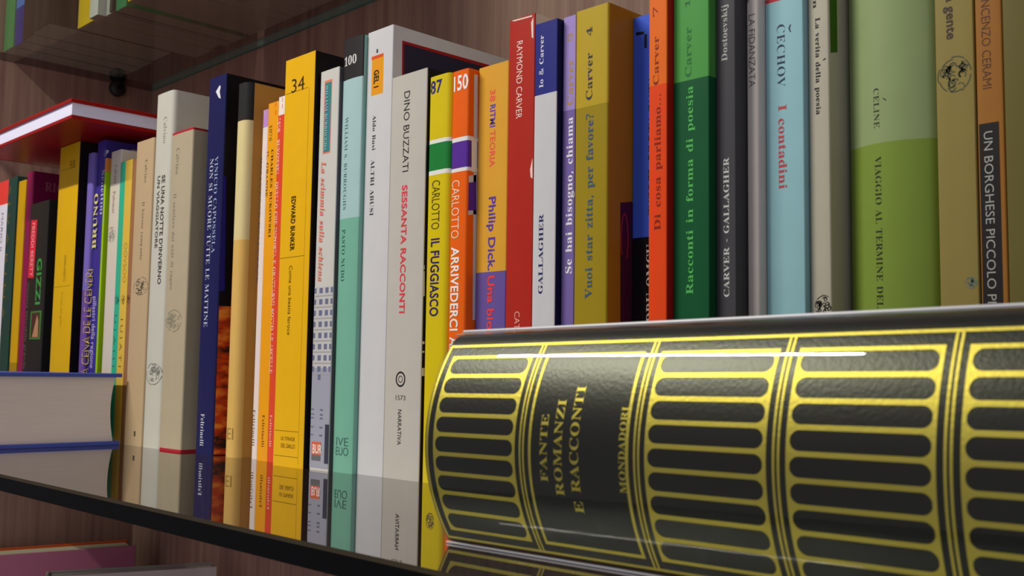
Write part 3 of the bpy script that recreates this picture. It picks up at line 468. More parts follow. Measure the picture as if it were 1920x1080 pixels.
    ('white paperback with teal label and a photo of a building on its lower spine', (-5.621, -3.931, -0.464, 21.03), ('#cfcbc4', '#54545c'), {'r': 0.05}, [], [('R', 'label', '#e08066', 0.384, 1.076, 16.523, 20.478), ('R', 'label_panel', '#3a8288', 0.459, 1.018, 16.599, 20.347), ('T', 'lettering', 'WILLIAM BURROUGHS', 's', '#9cc4c4', 0.706, 20.206, 16.711, 0.346, 'd'), ('T', 'lettering', 'La scimmia sulla schiena', 'i', '#ec7a66', 0.617, 16.128, 9.775, 0.59, 'd'), ('R', 'building_photo', '#c4c2c0', 0.02, 1.67, 5.242, 9.471), ('R', 'building_photo', '#a2a2b0', 0.02, 1.67, 0.12, 5.242), ('R', 'building_window', '#6e7090', 0.02, 0.2, 9.134, 9.415), ('R', 'building_window', '#6e7090', 0.48, 0.78, 9.134, 9.415), ('R', 'building_window', '#6e7090', 1.02, 1.3, 9.134, 9.415), ('R', 'building_window', '#6e7090', 1.5, 1.69, 9.134, 9.415), ('R', 'building_window_ledge', '#a8a4a6', 0.02, 1.67, 8.966, 9.022), ('R', 'building_window', '#6e7090', 0.02, 0.2, 8.546, 8.826), ('R', 'building_window', '#6e7090', 0.48, 0.78, 8.546, 8.826), ('R', 'building_window', '#6e7090', 1.02, 1.3, 8.546, 8.826), ('R', 'building_window', '#6e7090', 1.5, 1.69, 8.546, 8.826), ('R', 'building_window_ledge', '#a8a4a6', 0.02, 1.67, 8.378, 8.434), ('R', 'building_window', '#6e7090', 0.02, 0.2, 7.96, 8.239), ('R', 'building_window', '#6e7090', 0.48, 0.78, 7.96, 8.239), ('R', 'building_window', '#6e7090', 1.02, 1.3, 7.96, 8.239), ('R', 'building_window', '#6e7090', 1.5, 1.69, 7.96, 8.239), ('R', 'building_window_ledge', '#a8a4a6', 0.02, 1.67, 7.792, 7.848), ('R', 'building_window', '#6e7090', 0.02, 0.2, 7.374, 7.653), ('R', 'building_window', '#6e7090', 0.48, 0.78, 7.374, 7.653), ('R', 'building_window', '#6e7090', 1.02, 1.3, 7.374, 7.653), ('R', 'building_window', '#6e7090', 1.5, 1.69, 7.374, 7.653), ('R', 'building_window_ledge', '#a8a4a6', 0.02, 1.67, 7.208, 7.263), ('R', 'building_window', '#6e7090', 0.02, 0.2, 6.791, 7.069), ('R', 'building_window', '#6e7090', 0.48, 0.78, 6.791, 7.069), ('R', 'building_window', '#6e7090', 1.02, 1.3, 6.791, 7.069), ('R', 'building_window', '#6e7090', 1.5, 1.69, 6.791, 7.069), ('R', 'building_window_ledge', '#a8a4a6', 0.02, 1.67, 6.624, 6.68), ('R', 'building_window', '#6e7090', 0.02, 0.2, 6.209, 6.486), ('R', 'building_window', '#6e7090', 0.48, 0.78, 6.209, 6.486), ('R', 'building_window', '#6e7090', 1.02, 1.3, 6.209, 6.486), ('R', 'building_window', '#6e7090', 1.5, 1.69, 6.209, 6.486), ('R', 'building_window_ledge', '#a8a4a6', 0.02, 1.67, 6.043, 6.098), ('R', 'building_window', '#6e7090', 0.02, 0.2, 5.628, 5.905), ('R', 'building_window', '#6e7090', 0.48, 0.78, 5.628, 5.905), ('R', 'building_window', '#6e7090', 1.02, 1.3, 5.628, 5.905), ('R', 'building_window', '#6e7090', 1.5, 1.69, 5.628, 5.905), ('R', 'building_window_ledge', '#a8a4a6', 0.02, 1.67, 5.463, 5.518), ('R', 'building_window', '#6e7090', 0.02, 0.2, 5.049, 5.325), ('R', 'building_window', '#6e7090', 0.48, 0.78, 5.049, 5.325), ('R', 'building_window', '#6e7090', 1.02, 1.3, 5.049, 5.325), ('R', 'building_window', '#6e7090', 1.5, 1.69, 5.049, 5.325), ('R', 'building_window_ledge', '#a8a4a6', 0.02, 1.67, 4.884, 4.939), ('R', 'building_window', '#6a7290', 0.55, 0.8, 4.637, 4.912), ('R', 'building_window', '#6c6e88', 0.05, 0.3, 3.075, 3.13), ('R', 'building_window', '#6c6e88', 0.85, 1.1, 3.048, 3.13), ('R', 'building_window', '#6c6e88', 0.05, 0.3, 2.83, 2.884), ('R', 'building_window', '#6c6e88', 0.85, 1.1, 2.803, 2.884), ('R', 'building_window', '#6c6e88', 0.05, 0.3, 2.639, 2.694), ('R', 'building_window', '#6c6e88', 0.85, 1.1, 2.612, 2.694), ('R', 'building_window', '#6c6e88', 0.05, 0.3, 2.176, 2.231), ('R', 'building_window', '#6c6e88', 0.85, 1.1, 2.149, 2.231), ('R', 'building_window', '#6c6e88', 0.05, 0.3, 1.769, 1.823), ('R', 'building_window', '#6c6e88', 0.85, 1.1, 1.742, 1.823), ('R', 'building_window', '#3a3c4c', 1.35, 1.67, 0.389, 2.367), ('R', 'logo_box', '#e2633c', 0.2, 1.02, 0.794, 1.444), ('R', 'logo_box_foot', '#6a6a6c', 0.2, 1.0, 0.497, 0.767), ('H', 'lettering', 'BUR', 'b', '#f2e2d8', 0.305, 1.124, 0.862, 1.323)]),
    ('aqua paperback numbered 100 with a black top, left of the white framed-picture book', (-3.901, -2.174, -0.305, 22.41), ('#78b49c', '#84b8ac'), {'r': 0.06, 'sag': 0.08}, [(20.23, '#2e2b2c'), (12.92, '#a8c8c8'), (0.0, '#78b49c')], [('H', 'lettering', '100', 's', '#dcd8d4', 0.136, 1.228, 21.002, 21.69), ('T', 'lettering', 'WILLIAM S. BURROUGHS', 't', '#48686a', 0.589, 18.236, 13.382, 0.425, 'd'), ('T', 'lettering', 'PASTO NUDO', 't', '#2c5450', 0.602, 12.362, 9.692, 0.468, 'd'), ('H', 'lettering', 'IVE', 'n', '#456e66', 0.378, 1.386, 1.346, 1.771), ('H', 'lettering', 'EUO', 'n', '#456e66', 0.355, 1.408, 0.867, 1.291)]),
    ('white paperback with an orange label and a framed dark picture on its cover', (-2.144, -0.03, 0.017, 22.49), ('#d0cecf', '#d0cecf'), {'r': 0.06}, [], [('H', 'lettering', 'I', 'n', '#555', 0.76, 0.895, 21.295, 21.492), ('R', 'label', '#e89a10', 0.408, 1.373, 19.12, 21.171), ('R', 'label_stripe', '#e0501c', 0.369, 1.336, 21.002, 21.171), ('T', 'lettering', 'GEL I', 'b', '#201810', 0.82, 20.403, 19.499, 0.405, 'd'), ('T', 'lettering', 'Aldo Busi', 't', '#3e3c3a', 0.8, 18.088, 16.277, 0.403, 'd'), ('T', 'lettering', 'ALTRI ABUSI', 't', '#3e3c3a', 0.761, 15.788, 12.929, 0.446, 'd'), ('C', 'cover_picture', '#a81c20', [(0.573, 21.786), (10.504, 21.922), (10.6, 16.311), (0.705, 14.872)]), ('C', 'cover_picture_inner', '#2e2c40', [(0.697, 21.65), (10.507, 21.705), (10.6, 16.311), (0.807, 14.886)])]),
    ('thick off-white paperback with black author name and red title, left of the yellow 87 spine', (0, 2.72, 0, 19.7), ('#c2bcb2', '#1c181c'), {'r': 0.05}, [], [('T', 'lettering', 'DINO BUZZATI', 'n', '#24211f', 1.224, 18.816, 14.818, 0.458, 'd'), ('T', 'lettering', 'SESSANTA RACCONTI', 'b', '#e0414c', 1.205, 14.163, 7.919, 0.413, 'd'), ('O', 'emblem_ring', '#24211f', 1.209, 4.745, 0.325, 0.331), ('H', 'lettering', '1573', 'n', '#5a5752', 0.872, 1.606, 3.754, 3.982), ('T', 'lettering', 'NARRATIVA', 'n', '#3a3838', 1.211, 3.297, 1.628, 0.285, 'd'), ('C', 'cover_picture', '#d8d4cc', [(-0.239, 10.126), (0.087, 10.153), (0.127, 8.685), (-0.198, 8.665)]), ('C', 'cover_picture', '#d8d4cc', [(-0.233, 9.924), (0.092, 9.95), (0.094, 9.874), (-0.231, 9.848)]), ('C', 'cover_picture', '#d8d4cc', [(-0.105, 5.286), (0.219, 5.291), (0.229, 4.916), (-0.094, 4.913)]), ('C', 'cover_picture', '#d8d4cc', [(-0.139, 6.534), (0.185, 6.545), (0.188, 6.419), (-0.136, 6.409)]), ('C', 'cover_picture', '#d8d4cc', [(-0.127, 6.084), (0.197, 6.093), (0.199, 6.018), (-0.125, 6.009)])]),
    ('yellow paperback numbered 87 with a green band, between the white and orange spines', (2.75, 4.398, 0.035, 19.17), ('#d8c010', '#d8c010'), {'r': 0.3, 'sag': 0.02}, [(16.09, '#d8c010'), (15.9, '#e9e7e2'), (14.6, '#1f8038'), (14.39, '#e9e7e2'), (0.0, '#d8c010')], [('H', 'lettering', '87', 'b', '#2b2a70', 0.189, 1.053, 18.342, 18.967), ('T', 'lettering', 'CARLOTTO', 'n', '#4a4318', 0.762, 14.115, 11.784, 0.581, 'd'), ('T', 'lettering', 'IL FUGGIASCO', 'b', '#2f2560', 0.791, 11.354, 7.696, 0.616, 'd'), ('O', 'emblem', '#4a3c50', 0.807, 1.713, 0.302, 0.389)]),
    ('orange paperback numbered 150 with a purple band, right of the yellow 87 spine', (4.428, 5.59, 0.1, 19.13), ('#ee6310', '#ee6310'), {'r': 0.12, 'sag': 0.03}, [(15.95, '#ee6310'), (15.75, '#e9e7e2'), (14.51, '#5a2f9a'), (14.34, '#e9e7e2'), (0.0, '#ee6310')], [('H', 'lettering', '150', 'b', '#f2eeee', 0.138, 1.11, 18.193, 18.905), ('T', 'lettering', 'CARLOTTO', 'n', '#f3d5b8', 0.42, 13.958, 11.249, 0.559, 'd'), ('T', 'lettering', 'ARRIVEDERCI', 'b', '#f3eee8', 0.468, 10.849, 7.0, 0.554, 'd'), ('T', 'lettering', 'AMORE', 'b', '#f3eee8', 0.465, 6.708, 4.768, 0.551, 'd'), ('C', 'cover_picture', '#cfcad6', [(0.343, 18.871), (0.577, 18.921), (0.738, 7.503), (0.507, 7.492)]), ('C', 'cover_picture', '#cfcad6', [(-0.108, 14.096), (0.584, 14.198), (0.626, 12.364), (-0.065, 12.281)]), ('C', 'cover_picture', '#5a2f9a', [(-0.1, 13.777), (0.592, 13.875), (0.622, 12.561), (-0.069, 12.477)]), ('C', 'cover_picture', '#e9e7e2', [(0.247, 15.84), (0.579, 15.897), (0.614, 14.352), (0.282, 14.302)]), ('C', 'cover_picture', '#5a2f9a', [(0.251, 15.641), (0.583, 15.697), (0.611, 14.501), (0.279, 14.451)])]),
    ('ochre paperback with purple lower spine and red and blue title, beside the red spine', (5.62, 7.602, 0.712, 19.2), ('#dfa336', '#dfa336'), {'r': 0.06}, [(9.65, '#dfa336'), (0.0, '#6a559c')], [('T', 'lettering', '38', 'b', '#ee5a4a', 0.969, 18.032, 17.482, 0.356, 'd'), ('T', 'lettering', 'RITMI', 'b', '#5b45a8', 0.991, 17.333, 16.287, 0.355, 'd'), ('T', 'lettering', 'TEORIA', 'b', '#ee5a4a', 1.007, 16.138, 14.436, 0.354, 'd'), ('T', 'lettering', 'Philip Dick.', 'b', '#5b40a0', 1.061, 13.06, 9.703, 0.457, 'd'), ('T', 'lettering', 'Una biografia', 'b', '#ee4444', 1.064, 9.463, 5.318, 0.453, 'd')]),
    ('tall red paperback with small white author name and scuffed edge', (7.632, 9.252, 0.702, 20.99), ('#b22a1f', '#e0cdb8'), {'r': 0.05}, [], [('T', 'lettering', 'RAYMOND CARVER', 'n', '#f4dcd0', 0.687, 19.917, 16.396, 0.372, 'd'), ('T', 'lettering', 'CATTEDRALE', 'n', '#f0b0a0', 0.742, 7.793, 5.327, 0.33, 'd'), ('P', 'worn_edge', '#ecd8cc', [(1.427, 13.991), (1.565, 14.492), (1.581, 13.57), (1.465, 13.655)]), ('P', 'worn_edge', '#ecd8cc', [(1.377, 20.611), (1.505, 20.822), (1.522, 19.851), (1.422, 19.922)]), ('P', 'worn_edge', '#ecd8cc', [(-0.068, 20.953), (0.155, 21.024), (1.437, 20.924), (1.438, 20.863), (0.328, 20.909)])]),
    ('white paperback with navy upper spine and navy cover, right of the red spine', (9.282, 10.609, 0.688, 20.42), ('#cdccd0', '#15173c'), {'r': 0.04}, [(17.21, '#2b2f80'), (0.0, '#cdccd0')], [('T', 'lettering', 'Io & Carver', 's', '#e2e0e4', 0.345, 19.862, 17.523, 0.357, 'u'), ('T', 'lettering', 'GALLAGHER', 's', '#2a2a60', 0.435, 11.946, 8.502, 0.383, 'u')]),
    ('thin lilac paperback with white title, left of the wide olive spine', (10.639, 11.357, 1.054, 20.5), ('#7a66a6', '#7a66a6'), {'r': 0.04}, [(16.37, '#a58fd0'), (0.0, '#7a66a6')], [('T', 'lettering', '5', 's', '#b59030', 0.33, 19.74, 19.385, 0.436, 'u'), ('T', 'lettering', 'Carver', 's', '#b59030', 0.339, 18.583, 16.572, 0.466, 'u'), ('T', 'lettering', 'Se hai bisogno, chiama', 's', '#f0ecee', 0.341, 16.041, 9.328, 0.523, 'u')]),
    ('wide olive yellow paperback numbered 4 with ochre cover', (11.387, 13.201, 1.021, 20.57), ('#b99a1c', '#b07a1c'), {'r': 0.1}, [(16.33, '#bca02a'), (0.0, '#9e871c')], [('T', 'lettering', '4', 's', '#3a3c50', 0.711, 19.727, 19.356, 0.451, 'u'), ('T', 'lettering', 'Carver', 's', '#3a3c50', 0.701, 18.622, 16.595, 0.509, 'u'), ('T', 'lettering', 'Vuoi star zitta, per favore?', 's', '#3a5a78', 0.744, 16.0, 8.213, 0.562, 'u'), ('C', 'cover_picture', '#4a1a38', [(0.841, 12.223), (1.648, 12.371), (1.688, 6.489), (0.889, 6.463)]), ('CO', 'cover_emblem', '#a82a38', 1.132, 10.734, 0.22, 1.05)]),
    ('blue and black paperback partly hidden behind the orange spine', (13.231, 14.82, 2.617, 20.26), ('#3f62d8', '#1a1a20'), {'r': 0.05}, [(10.8, '#3f62d8'), (0.0, '#15151a')], [('T', 'lettering', 'rurom onoru nuru', 'n', '#16203c', 0.906, 17.46, 11.722, 0.503, 'u'), ('T', 'lettering', 'DRU OMCU', 's', '#d8dcd0', 0.858, 10.486, 7.262, 0.553, 'u'), ('P', 'emblem', '#141826', [(0.145, 19.617), (0.604, 19.558), (0.576, 19.449), (0.175, 19.471)]), ('P', 'emblem', '#141826', [(0.604, 19.442), (0.746, 19.41), (0.749, 18.811), (0.607, 18.843)])]),
    ('orange and red paperback numbered 7, between the blue and green spines', (14.884, 15.785, 1.6, 20.67), ('#e8481a', '#b82018'), {'r': 0.05}, [(16.76, '#ec6f1c'), (0.0, '#ea4a18')], [('T', 'lettering', '7', 's', '#8a2c0c', 0.272, 20.026, 19.624, 0.353, 'u'), ('T', 'lettering', 'Carver', 's', '#8a2c0c', 0.293, 18.78, 16.764, 0.406, 'u'), ('T', 'lettering', 'Di cosa parliamo...', 's', '#8a2410', 0.373, 16.363, 10.845, 0.455, 'u')]),
    ('green paperback with light green upper spine and light green title', (15.815, 17.523, 1.991, 20.67), ('#165833', '#165833'), {'r': 0.05}, [(16.79, '#509c4a'), (0.0, '#165833')], [('T', 'lettering', '1', 's', '#2a6a38', 0.643, 20.068, 19.783, 0.338, 'u'), ('T', 'lettering', 'Carver', 's', '#2a7438', 0.656, 18.951, 16.922, 0.441, 'u'), ('T', 'lettering', 'Racconti in forma di poesia', 's', '#58b85c', 0.72, 16.527, 8.253, 0.486, 'u')]),
    ('slim charcoal paperback with pale lettering, between the green and beige spines', (17.553, 18.447, 2.424, 21.5), ('#4a494d', '#4a494d'), {'r': 0.05}, [], [('T', 'lettering', 'Dostoevskij', 's', '#b8b8b0', 0.338, 19.609, 17.375, 0.396, 'u'), ('T', 'lettering', 'CARVER - GALLAGHER', 's', '#d0d0cc', 0.409, 13.533, 8.115, 0.364, 'u')]),
    ('thin grey beige paperback with faint grey capitals, left of the pale blue spine', (18.477, 19.03, 3.133, 21.0), ('#d8d0ca', '#d8d0ca'), {'r': 0.12}, [], [('T', 'lettering', 'LA FIDANZATA', 'n', '#6a6462', 0.276, 19.24, 16.333, 0.289, 'd'), ('O', 'emblem', '#30282c', 0.07, 19.804, 0.097, 0.086)]),
    ('pale blue paperback with navy author name and red title', (19.06, 20.704, 3.6, 21.3), ('#a8d2da', '#a8d2da'), {'r': 0.06}, [(19.84, '#bcc8d4'), (19.68, '#c04048'), (0.0, '#98c6ce')], [('T', 'lettering', 'CECHOV', 't', '#3a4058', 0.775, 18.716, 16.245, 0.51, 'd'), ('P', 'accent', '#3a4058', [(1.086, 18.619), (1.015, 18.488), (1.083, 18.325), (1.14, 18.312), (1.084, 18.472), (1.143, 18.605)]), ('T', 'lettering', 'I contadini', 's', '#c84a52', 0.813, 15.531, 12.271, 0.506, 'd')]),
    ('slim cream paperback with black title and emblem, left of the wide green spine', (20.734, 21.604, 3.898, 21.2), ('#bcb7a4', '#bcb7a4'), {'r': 0.08}, [], [('T', 'lettering', 'n', 's', '#2a2428', 0.36, 19.429, 19.117, 0.245, 'd'), ('T', 'lettering', 'La verita della poesia', 's', '#2a2428', 0.465, 18.721, 14.978, 0.287, 'd'), ('O', 'emblem', '#3a3430', 0.533, 7.746, 0.365, 0.396), ('C', 'cover_picture', '#3e6a18', [(0.028, 20.553), (0.645, 20.733), (0.647, 17.431), (0.114, 17.287)]), ('P', 'accent', '#2a2428', [(0.622, 17.046), (0.733, 17.105), (0.732, 17.043), (0.622, 17.005)])]),
    ('very thick pale green paperback with thin dark title', (21.634, 25.307, 4.474, 21.8), ('#8ea45c', '#8ea45c'), {'r': 0.4, 'sag': 0.7}, [(13.67, '#94a672'), (0.0, '#80983e')], [('T', 'lettering', 'CELINE', 't', '#3c4030', 1.565, 15.727, 14.249, 0.328, 'd'), ('T', 'lettering', 'VIAGGIO AL TERMINE DEL', 't', '#343828', 1.603, 13.175, 7.608, 0.365, 'd'), ('P', 'accent', '#3c4030', [(1.776, 15.327), (1.897, 15.246), (1.896, 15.186), (1.775, 15.288)])]),  # from here rightward, paper colours are darkened to stand in for light falloff
    ('yellow beige paperback with dark title and round emblem, right of the thick green spine', (25.337, 26.667, 4.579, 21.0), ('#94844a', '#94844a'), {'r': 0.05}, [], [('T', 'lettering', 'la gente', 'b', '#4a3c38', 0.585, 18.662, 16.983, 0.335, 'd'), ('O', 'emblem', '#5a5840', 0.661, 15.671, 0.602, 0.662), ('O', 'emblem', '#5a8088', 1.066, 8.374, 0.214, 0.2)]),  # dimmer light at the right end is put into this paper colour
    ('orange brown paperback with a black title label, at the right end of the row', (26.697, 27.602, 4.639, 21.5), ('#a06c30', '#a06c30'), {'r': 0.08}, [], [('R', 'label', '#2a2628', -0.007, 0.726, 5.298, 13.809), ('T', 'lettering', 'VINCENZO CERAMI', 'n', '#5c3c34', 0.374, 18.491, 15.006, 0.302, 'd'), ('T', 'lettering', 'UN BORGHESE PICCOLO PICCOLO', 'n', '#b0b4ac', 0.368, 13.518, 5.925, 0.297, 'd')]),  # brown darkened to imitate weaker light at this end of the row
    ('olive yellow paperback at the right edge of the photo', (27.632, 29.295, 4.556, 21.8), ('#6c6436', '#6c6436'), {'r': 0.1}, [], []),  # olive darkened too, as light falloff painted into the cover
]
# ------------------------------------------------------------------ bookcase
WOOD = wood('bookcase_wood', '#86625a', '#a88676', 2)
XL, YB = -63.4, 17.0
case = empty('bookcase', 'brown wood-grain bookcase with glass shelves holding the rows of books', 'bookcase', (XL, YB, -35))
def case_part(name, x0, x1, y0, y1, z0, z1):
    v, f = box_vf(x0-XL, x1-XL, y0-YB, y1-YB, z0+35, z1+35); return mesh_obj(name, v, f, WOOD, case)
case_part('side_panel', XL-2, XL, -16, YB+1, -37, 75)
case_part('back_panel', XL, 62, YB, YB+1, -37, 75)
case_part('bottom_panel', XL, 62, -15, YB, -37, -35)
case_part('side_panel', 62, 64, -16, YB+1, -37, 75)

GLASS = clear_sheet('clear_shelf_glass', '#eef4f0', False, .18)
EDGE = plain('dark_glass_edge', '#08080a', .6, spec=.06)
RIM = plain('polished_glass_arris', '#241c0a', .5, spec=.15)
def glass_shelf(z, label, yf, yb=None):
    t = .75; L0, L1 = XL+.02, 61.98; yb = YB-.02
    root = empty('glass_shelf', label, 'shelf', (L0, yf, z-t), 'glass shelves of the bookcase')
    X = L1-L0; Y = yb-yf; b = .16
    v = [(0, b*.5, 0), (X, b*.5, 0), (X, Y, 0), (0, Y, 0), (0, b, t), (X, b, t), (X, Y, t), (0, Y, t)]
    mesh_obj('pane', v, [(0, 3, 2, 1), (4, 5, 6, 7)], GLASS, root)
    mesh_obj('front_edge', [(0, 0, .05), (X, 0, .05), (X, 0, t-.1), (0, 0, t-.1), (0, b*.5, 0), (X, b*.5, 0)],
             [(0, 1, 2, 3), (4, 5, 1, 0)], EDGE, root)
    mesh_obj('front_arris', [(0, 0, t-.1), (X, 0, t-.1), (X, b, t), (0, b, t)], [(0, 1, 2, 3)], RIM, root)
    mesh_obj('back_edge', [(0, Y, 0), (X, Y, 0), (X, Y, t), (0, Y, t), (0, Y-.25, 0), (X, Y-.25, 0), (0, Y-.25, t), (X, Y-.25, t)],
             [(0, 1, 2, 3), (4, 5, 1, 0), (3, 2, 7, 6)], plain('green_glass_back_edge', '#4f9890', .4), root)
    mesh_obj('side_edge', [(0, 0, 0), (0, Y, 0), (0, Y, t), (0, 0, t)], [(0, 1, 2, 3)], EDGE, root)
    return root
glass_shelf(0, 'glossy glass shelf with dark front edge mirroring the main row of books', -13.7)
glass_shelf(35.15, 'upper glass shelf seen from below, book bottoms showing through it', -9.0)

# round black support button under the upper shelf, on the side panel
sup = empty('shelf_support', 'round black knob on the side panel holding up the upper glass shelf', 'shelf support', (XL, 12.96, 33.75))
BLK = plain('black_rubber', '#141012', .55)
def lathe(prof, seg=20):
    V, F = [], []
    for x, r in prof: V += [(x, r*math.cos(i*2*math.pi/seg), r*math.sin(i*2*math.pi/seg)) for i in range(seg)]
    for k in range(len(prof)-1):
        for i in range(seg): F.append((k*seg+i, k*seg+(i+1) % seg, (k+1)*seg+(i+1) % seg, (k+1)*seg+i))
    F.append(tuple(range(seg))[::-1]); F.append(tuple((len(prof)-1)*seg+i for i in range(seg)))
    return V, F
v, f = lathe([(0, .5), (.35, .5), (.4, .75), (.6, .83), (.95, .83), (1.2, .7), (1.3, .4)]); mesh_obj('knob', v, f, BLK, sup, smooth=True)
v, f = lathe([(1.28, .26), (1.5, .26)]); mesh_obj('screw', v, f, plain('dark_screw', '#3a3438', .3, 1.0), sup)

# ------------------------------------------------------------------ the main row
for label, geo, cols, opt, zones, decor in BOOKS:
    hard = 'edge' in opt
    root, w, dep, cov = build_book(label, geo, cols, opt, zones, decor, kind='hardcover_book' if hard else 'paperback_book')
    if opt.get('fire'):
        m = bpy.data.materials.new('fiery_photo'); m.use_nodes = True
        nt = m.node_tree; b = nt.nodes['Principled BSDF']; b.inputs['Roughness'].default_value = .4
        tc = nt.nodes.new('ShaderNodeTexCoord'); mp = nt.nodes.new('ShaderNodeMapping'); mp.inputs['Scale'].default_value = (60, 60, 150)
        n = nt.nodes.new('ShaderNodeTexNoise'); n.inputs['Scale'].default_value = 1; n.inputs['Detail'].default_value = 5
        r = nt.nodes.new('ShaderNodeValToRGB'); e = r.color_ramp.elements
        e[0].position = .36; e[0].color = lin('#1c1014'); e[1].position = .66; e[1].color = lin('#f09030')
        q = e.new(.5); q.color = lin('#c83c14')
        nt.links.new(tc.outputs['Object'], mp.inputs[0]); nt.links.new(mp.outputs[0], n.inputs['Vector'])
        nt.links.new(n.outputs[0], r.inputs[0]); nt.links.new(r.outputs[0], b.inputs['Base Color'])
        mesh_obj('cover_photo', [(w+.012, .1, .05), (w+.012, 11.8, .05), (w+.012, 11.8, 9.3), (w+.012, .1, 8.9)], [(0, 1, 2, 3)], m, cov)
# a taller grey book pushed back behind the cream grey spine
build_book('tall taupe book pushed back, its top showing behind the cream grey spine', (-32.94, -32.63, 1.4, 21.1), ('#b3a698', '#b3a698'), {'r': .03}, [], [])

# ------------------------------------------------------------------ hardcovers lying flat
def flat_hardcover(label, corner, lx, ly, lz, board, cloth, pg, group=None, fore='y', hollow=.25):
    """lying book; corner = right front bottom; lx to the left, ly to the back. spine on the side away from 'fore'"""
    x, y, z = corner
    root = empty('hardcover_book', label, 'book', (x, y, z), group)
    m = paper(cloth, .38); th = board
    for zz in (0, lz-th):
        q = .12 if (zz == 0 and fore == 'x') else 0
        v, f = box_vf(-lx, -q, q, ly, zz, zz+th); bevel(mesh_obj('board', v, f, m, root), .05)
    V, F = [], []
    k = 10
    ins = .3 if fore == 'y' else .14
    if fore == 'y':      # hollow fore-edge faces the back, rounded spine at the front
        for i in range(k+1):
            t = i/k; zz = th + (lz-2*th)*t; c = (1-(2*t-1)**2)
            ye = ly - .35 - hollow*c
            V += [(-lx+ins, .25, zz), (-ins, .25, zz), (-ins, ye, zz), (-lx+ins, ye, zz)]
    else:                # plain block, spine on the left
        for i in range(k+1):
            zz = th + (lz-2*th)*i/k
            V += [(-lx+.2, ins, zz), (-ins, ins, zz), (-ins, ly-ins, zz), (-lx+.2, ly-ins, zz)]
    for i in range(k):
        for j in range(4): F.append((4*i+j, 4*i+(j+1) % 4, 4*i+4+(j+1) % 4, 4*i+4+j))
    F += [(3, 2, 1, 0), tuple(4*k+j for j in range(4))]
    mesh_obj('page_block', V, F, pages(pg), root)
    V, F = [], []
    for i in range(k+1):
        t = i/k; zz = lz*t; c = (1-(2*t-1)**2)*.45
        if fore == 'y': V += [(-lx, -c, zz), (0, -c, zz), (-lx, .22-c*.3, zz), (0, .22-c*.3, zz)]
        else: V += [(-lx-c, 0, zz), (-lx-c, ly, zz), (-lx+.2-c*.3, 0, zz), (-lx+.2-c*.3, ly, zz)]
    for i in range(k):
        a = 4*i; b = a+4
        F += [(a, a+1, b+1, b), (a+2, b+2, b+3, a+3), (a+1, a+3, b+3, b+1), (a, b, b+2, a+2)]
    F += [(0, 2, 3, 1), (4*k, 4*k+1, 4*k+3, 4*k+2)]
    mesh_obj('spine', V, F, m, root)
    return root
flat_hardcover('thick blue hardcover lying flat on the glass shelf, pages facing the camera', (-27.6, -13.1, .006), 19.5, 12.3, 4.75, .26, '#4656a8', '#e4d8ce')
flat_hardcover('thin red hardcover with white pages lying flat on top of the row of books', (-30.2, -4.1, 22.06), 19.0, 14.0, 1.36, .26, '#96100f', '#e6e4fa', fore='x')

# ------------------------------------------------------------------ the big black and gold volume in front
O0 = Vector((16.82, -10.46)); A4 = math.radians(4.0)
LEN, TOP = 18.7, 5.9
mer = empty('hardcover_book', 'thick black hardcover with gold tooled spine lying in front, nearest the camera', 'book', (O0.x, O0.y, .006), None, A4)
# local frame: x along the spine, -y towards the camera, z up
BUL = 1.03
def spine_b(z):
    t = (z - .12)/(TOP - .12)
    t = min(max(t, -.03), 1.03)
    return BUL*(1-(2*t-1)**2)
def grow(s): return 1 + .0028*s
def on_spine(s, z, e=0.0):
    zz = max(z, .03); d = .01; b = spine_b(zz); db = (spine_b(zz+d)-spine_b(zz-d))/(2*d)
    l = math.hypot(1, db)
    return (s, -(b + e/l), (zz - e*db/l)*grow(s))
BLACK = plain('black_leatherette', '#08070a', .36, bump=.22, spec=.6)
BLACK.node_tree.nodes['Principled BSDF'].inputs['Specular Tint'].default_value = (.9, .93, .7, 1)
GOLD = plain('gold_foil', '#d2c352', .5, metal=1.0, bump=.2)
FILM = clear_sheet('acetate_jacket_film', '#fafafa', True, .016)
prof = [(-10.3, 0.0), (-1.2, 0.0), (-.5, 0.0), (-.2, .02), (0, .12)]
prof += [(spine_b(.12+(TOP-.12)*i/28), .12+(TOP-.12)*i/28) for i in range(1, 28)]
prof += [(0, TOP), (-.12, TOP+.14), (-.32, TOP+.27), (-.6, TOP+.33), (-1.2, TOP+.35), (-10.3, TOP+.35)]
def sheet(prof, s0, s1, off):
    V, F = [], []; n = len(prof)
    for s in (s0, s1): V += [(s, -b, max(z*grow(s), 0)) for b, z in prof]
    for i in range(n-1): F.append((i+1, i, n+i, n+i+1))
    return V, F, n
# cover with thickness
inn = []
for i, (b, z) in enumerate(prof):
    a = prof[max(i-1, 0)]; c = prof[min(i+1, len(prof)-1)]
    dx, dz = c[0]-a[0], c[1]-a[1]; l = math.hypot(dx, dz)
    inn.append((b - dz/l*.2, z + dx/l*.2))
V, F, n = sheet(prof, 0, LEN, 0)
V2, F2, _ = sheet(inn, 0, LEN, 0)
b0 = len(V); V += V2; F += [tuple(i+b0 for i in f[::-1]) for f in F2]
nsm = len(F)
e0 = len(V); V += V[:2*b0]                     # the cut ends get corners of their own
for e in (0, n):
    for i in range(n-1):
        q = (e0+e+i, e0+e+i+1, e0+b0+e+i+1, e0+b0+e+i); F.append(q if e == 0 else q[::-1])
F += [(e0, e0+b0, e0+b0+n, e0+n), (e0+n-1, e0+2*n-1, e0+b0+2*n-1, e0+b0+n-1)]
mcover = mesh_obj('cover', V, F, BLACK, mer, smooth=[i < nsm for i in range(len(F))])
v, f = box_vf(.3, LEN-.3, .3, 10.0, .25, TOP-.05); mesh_obj('page_block', v, f, pages('#e2dcd0'), mer)
FB = .94
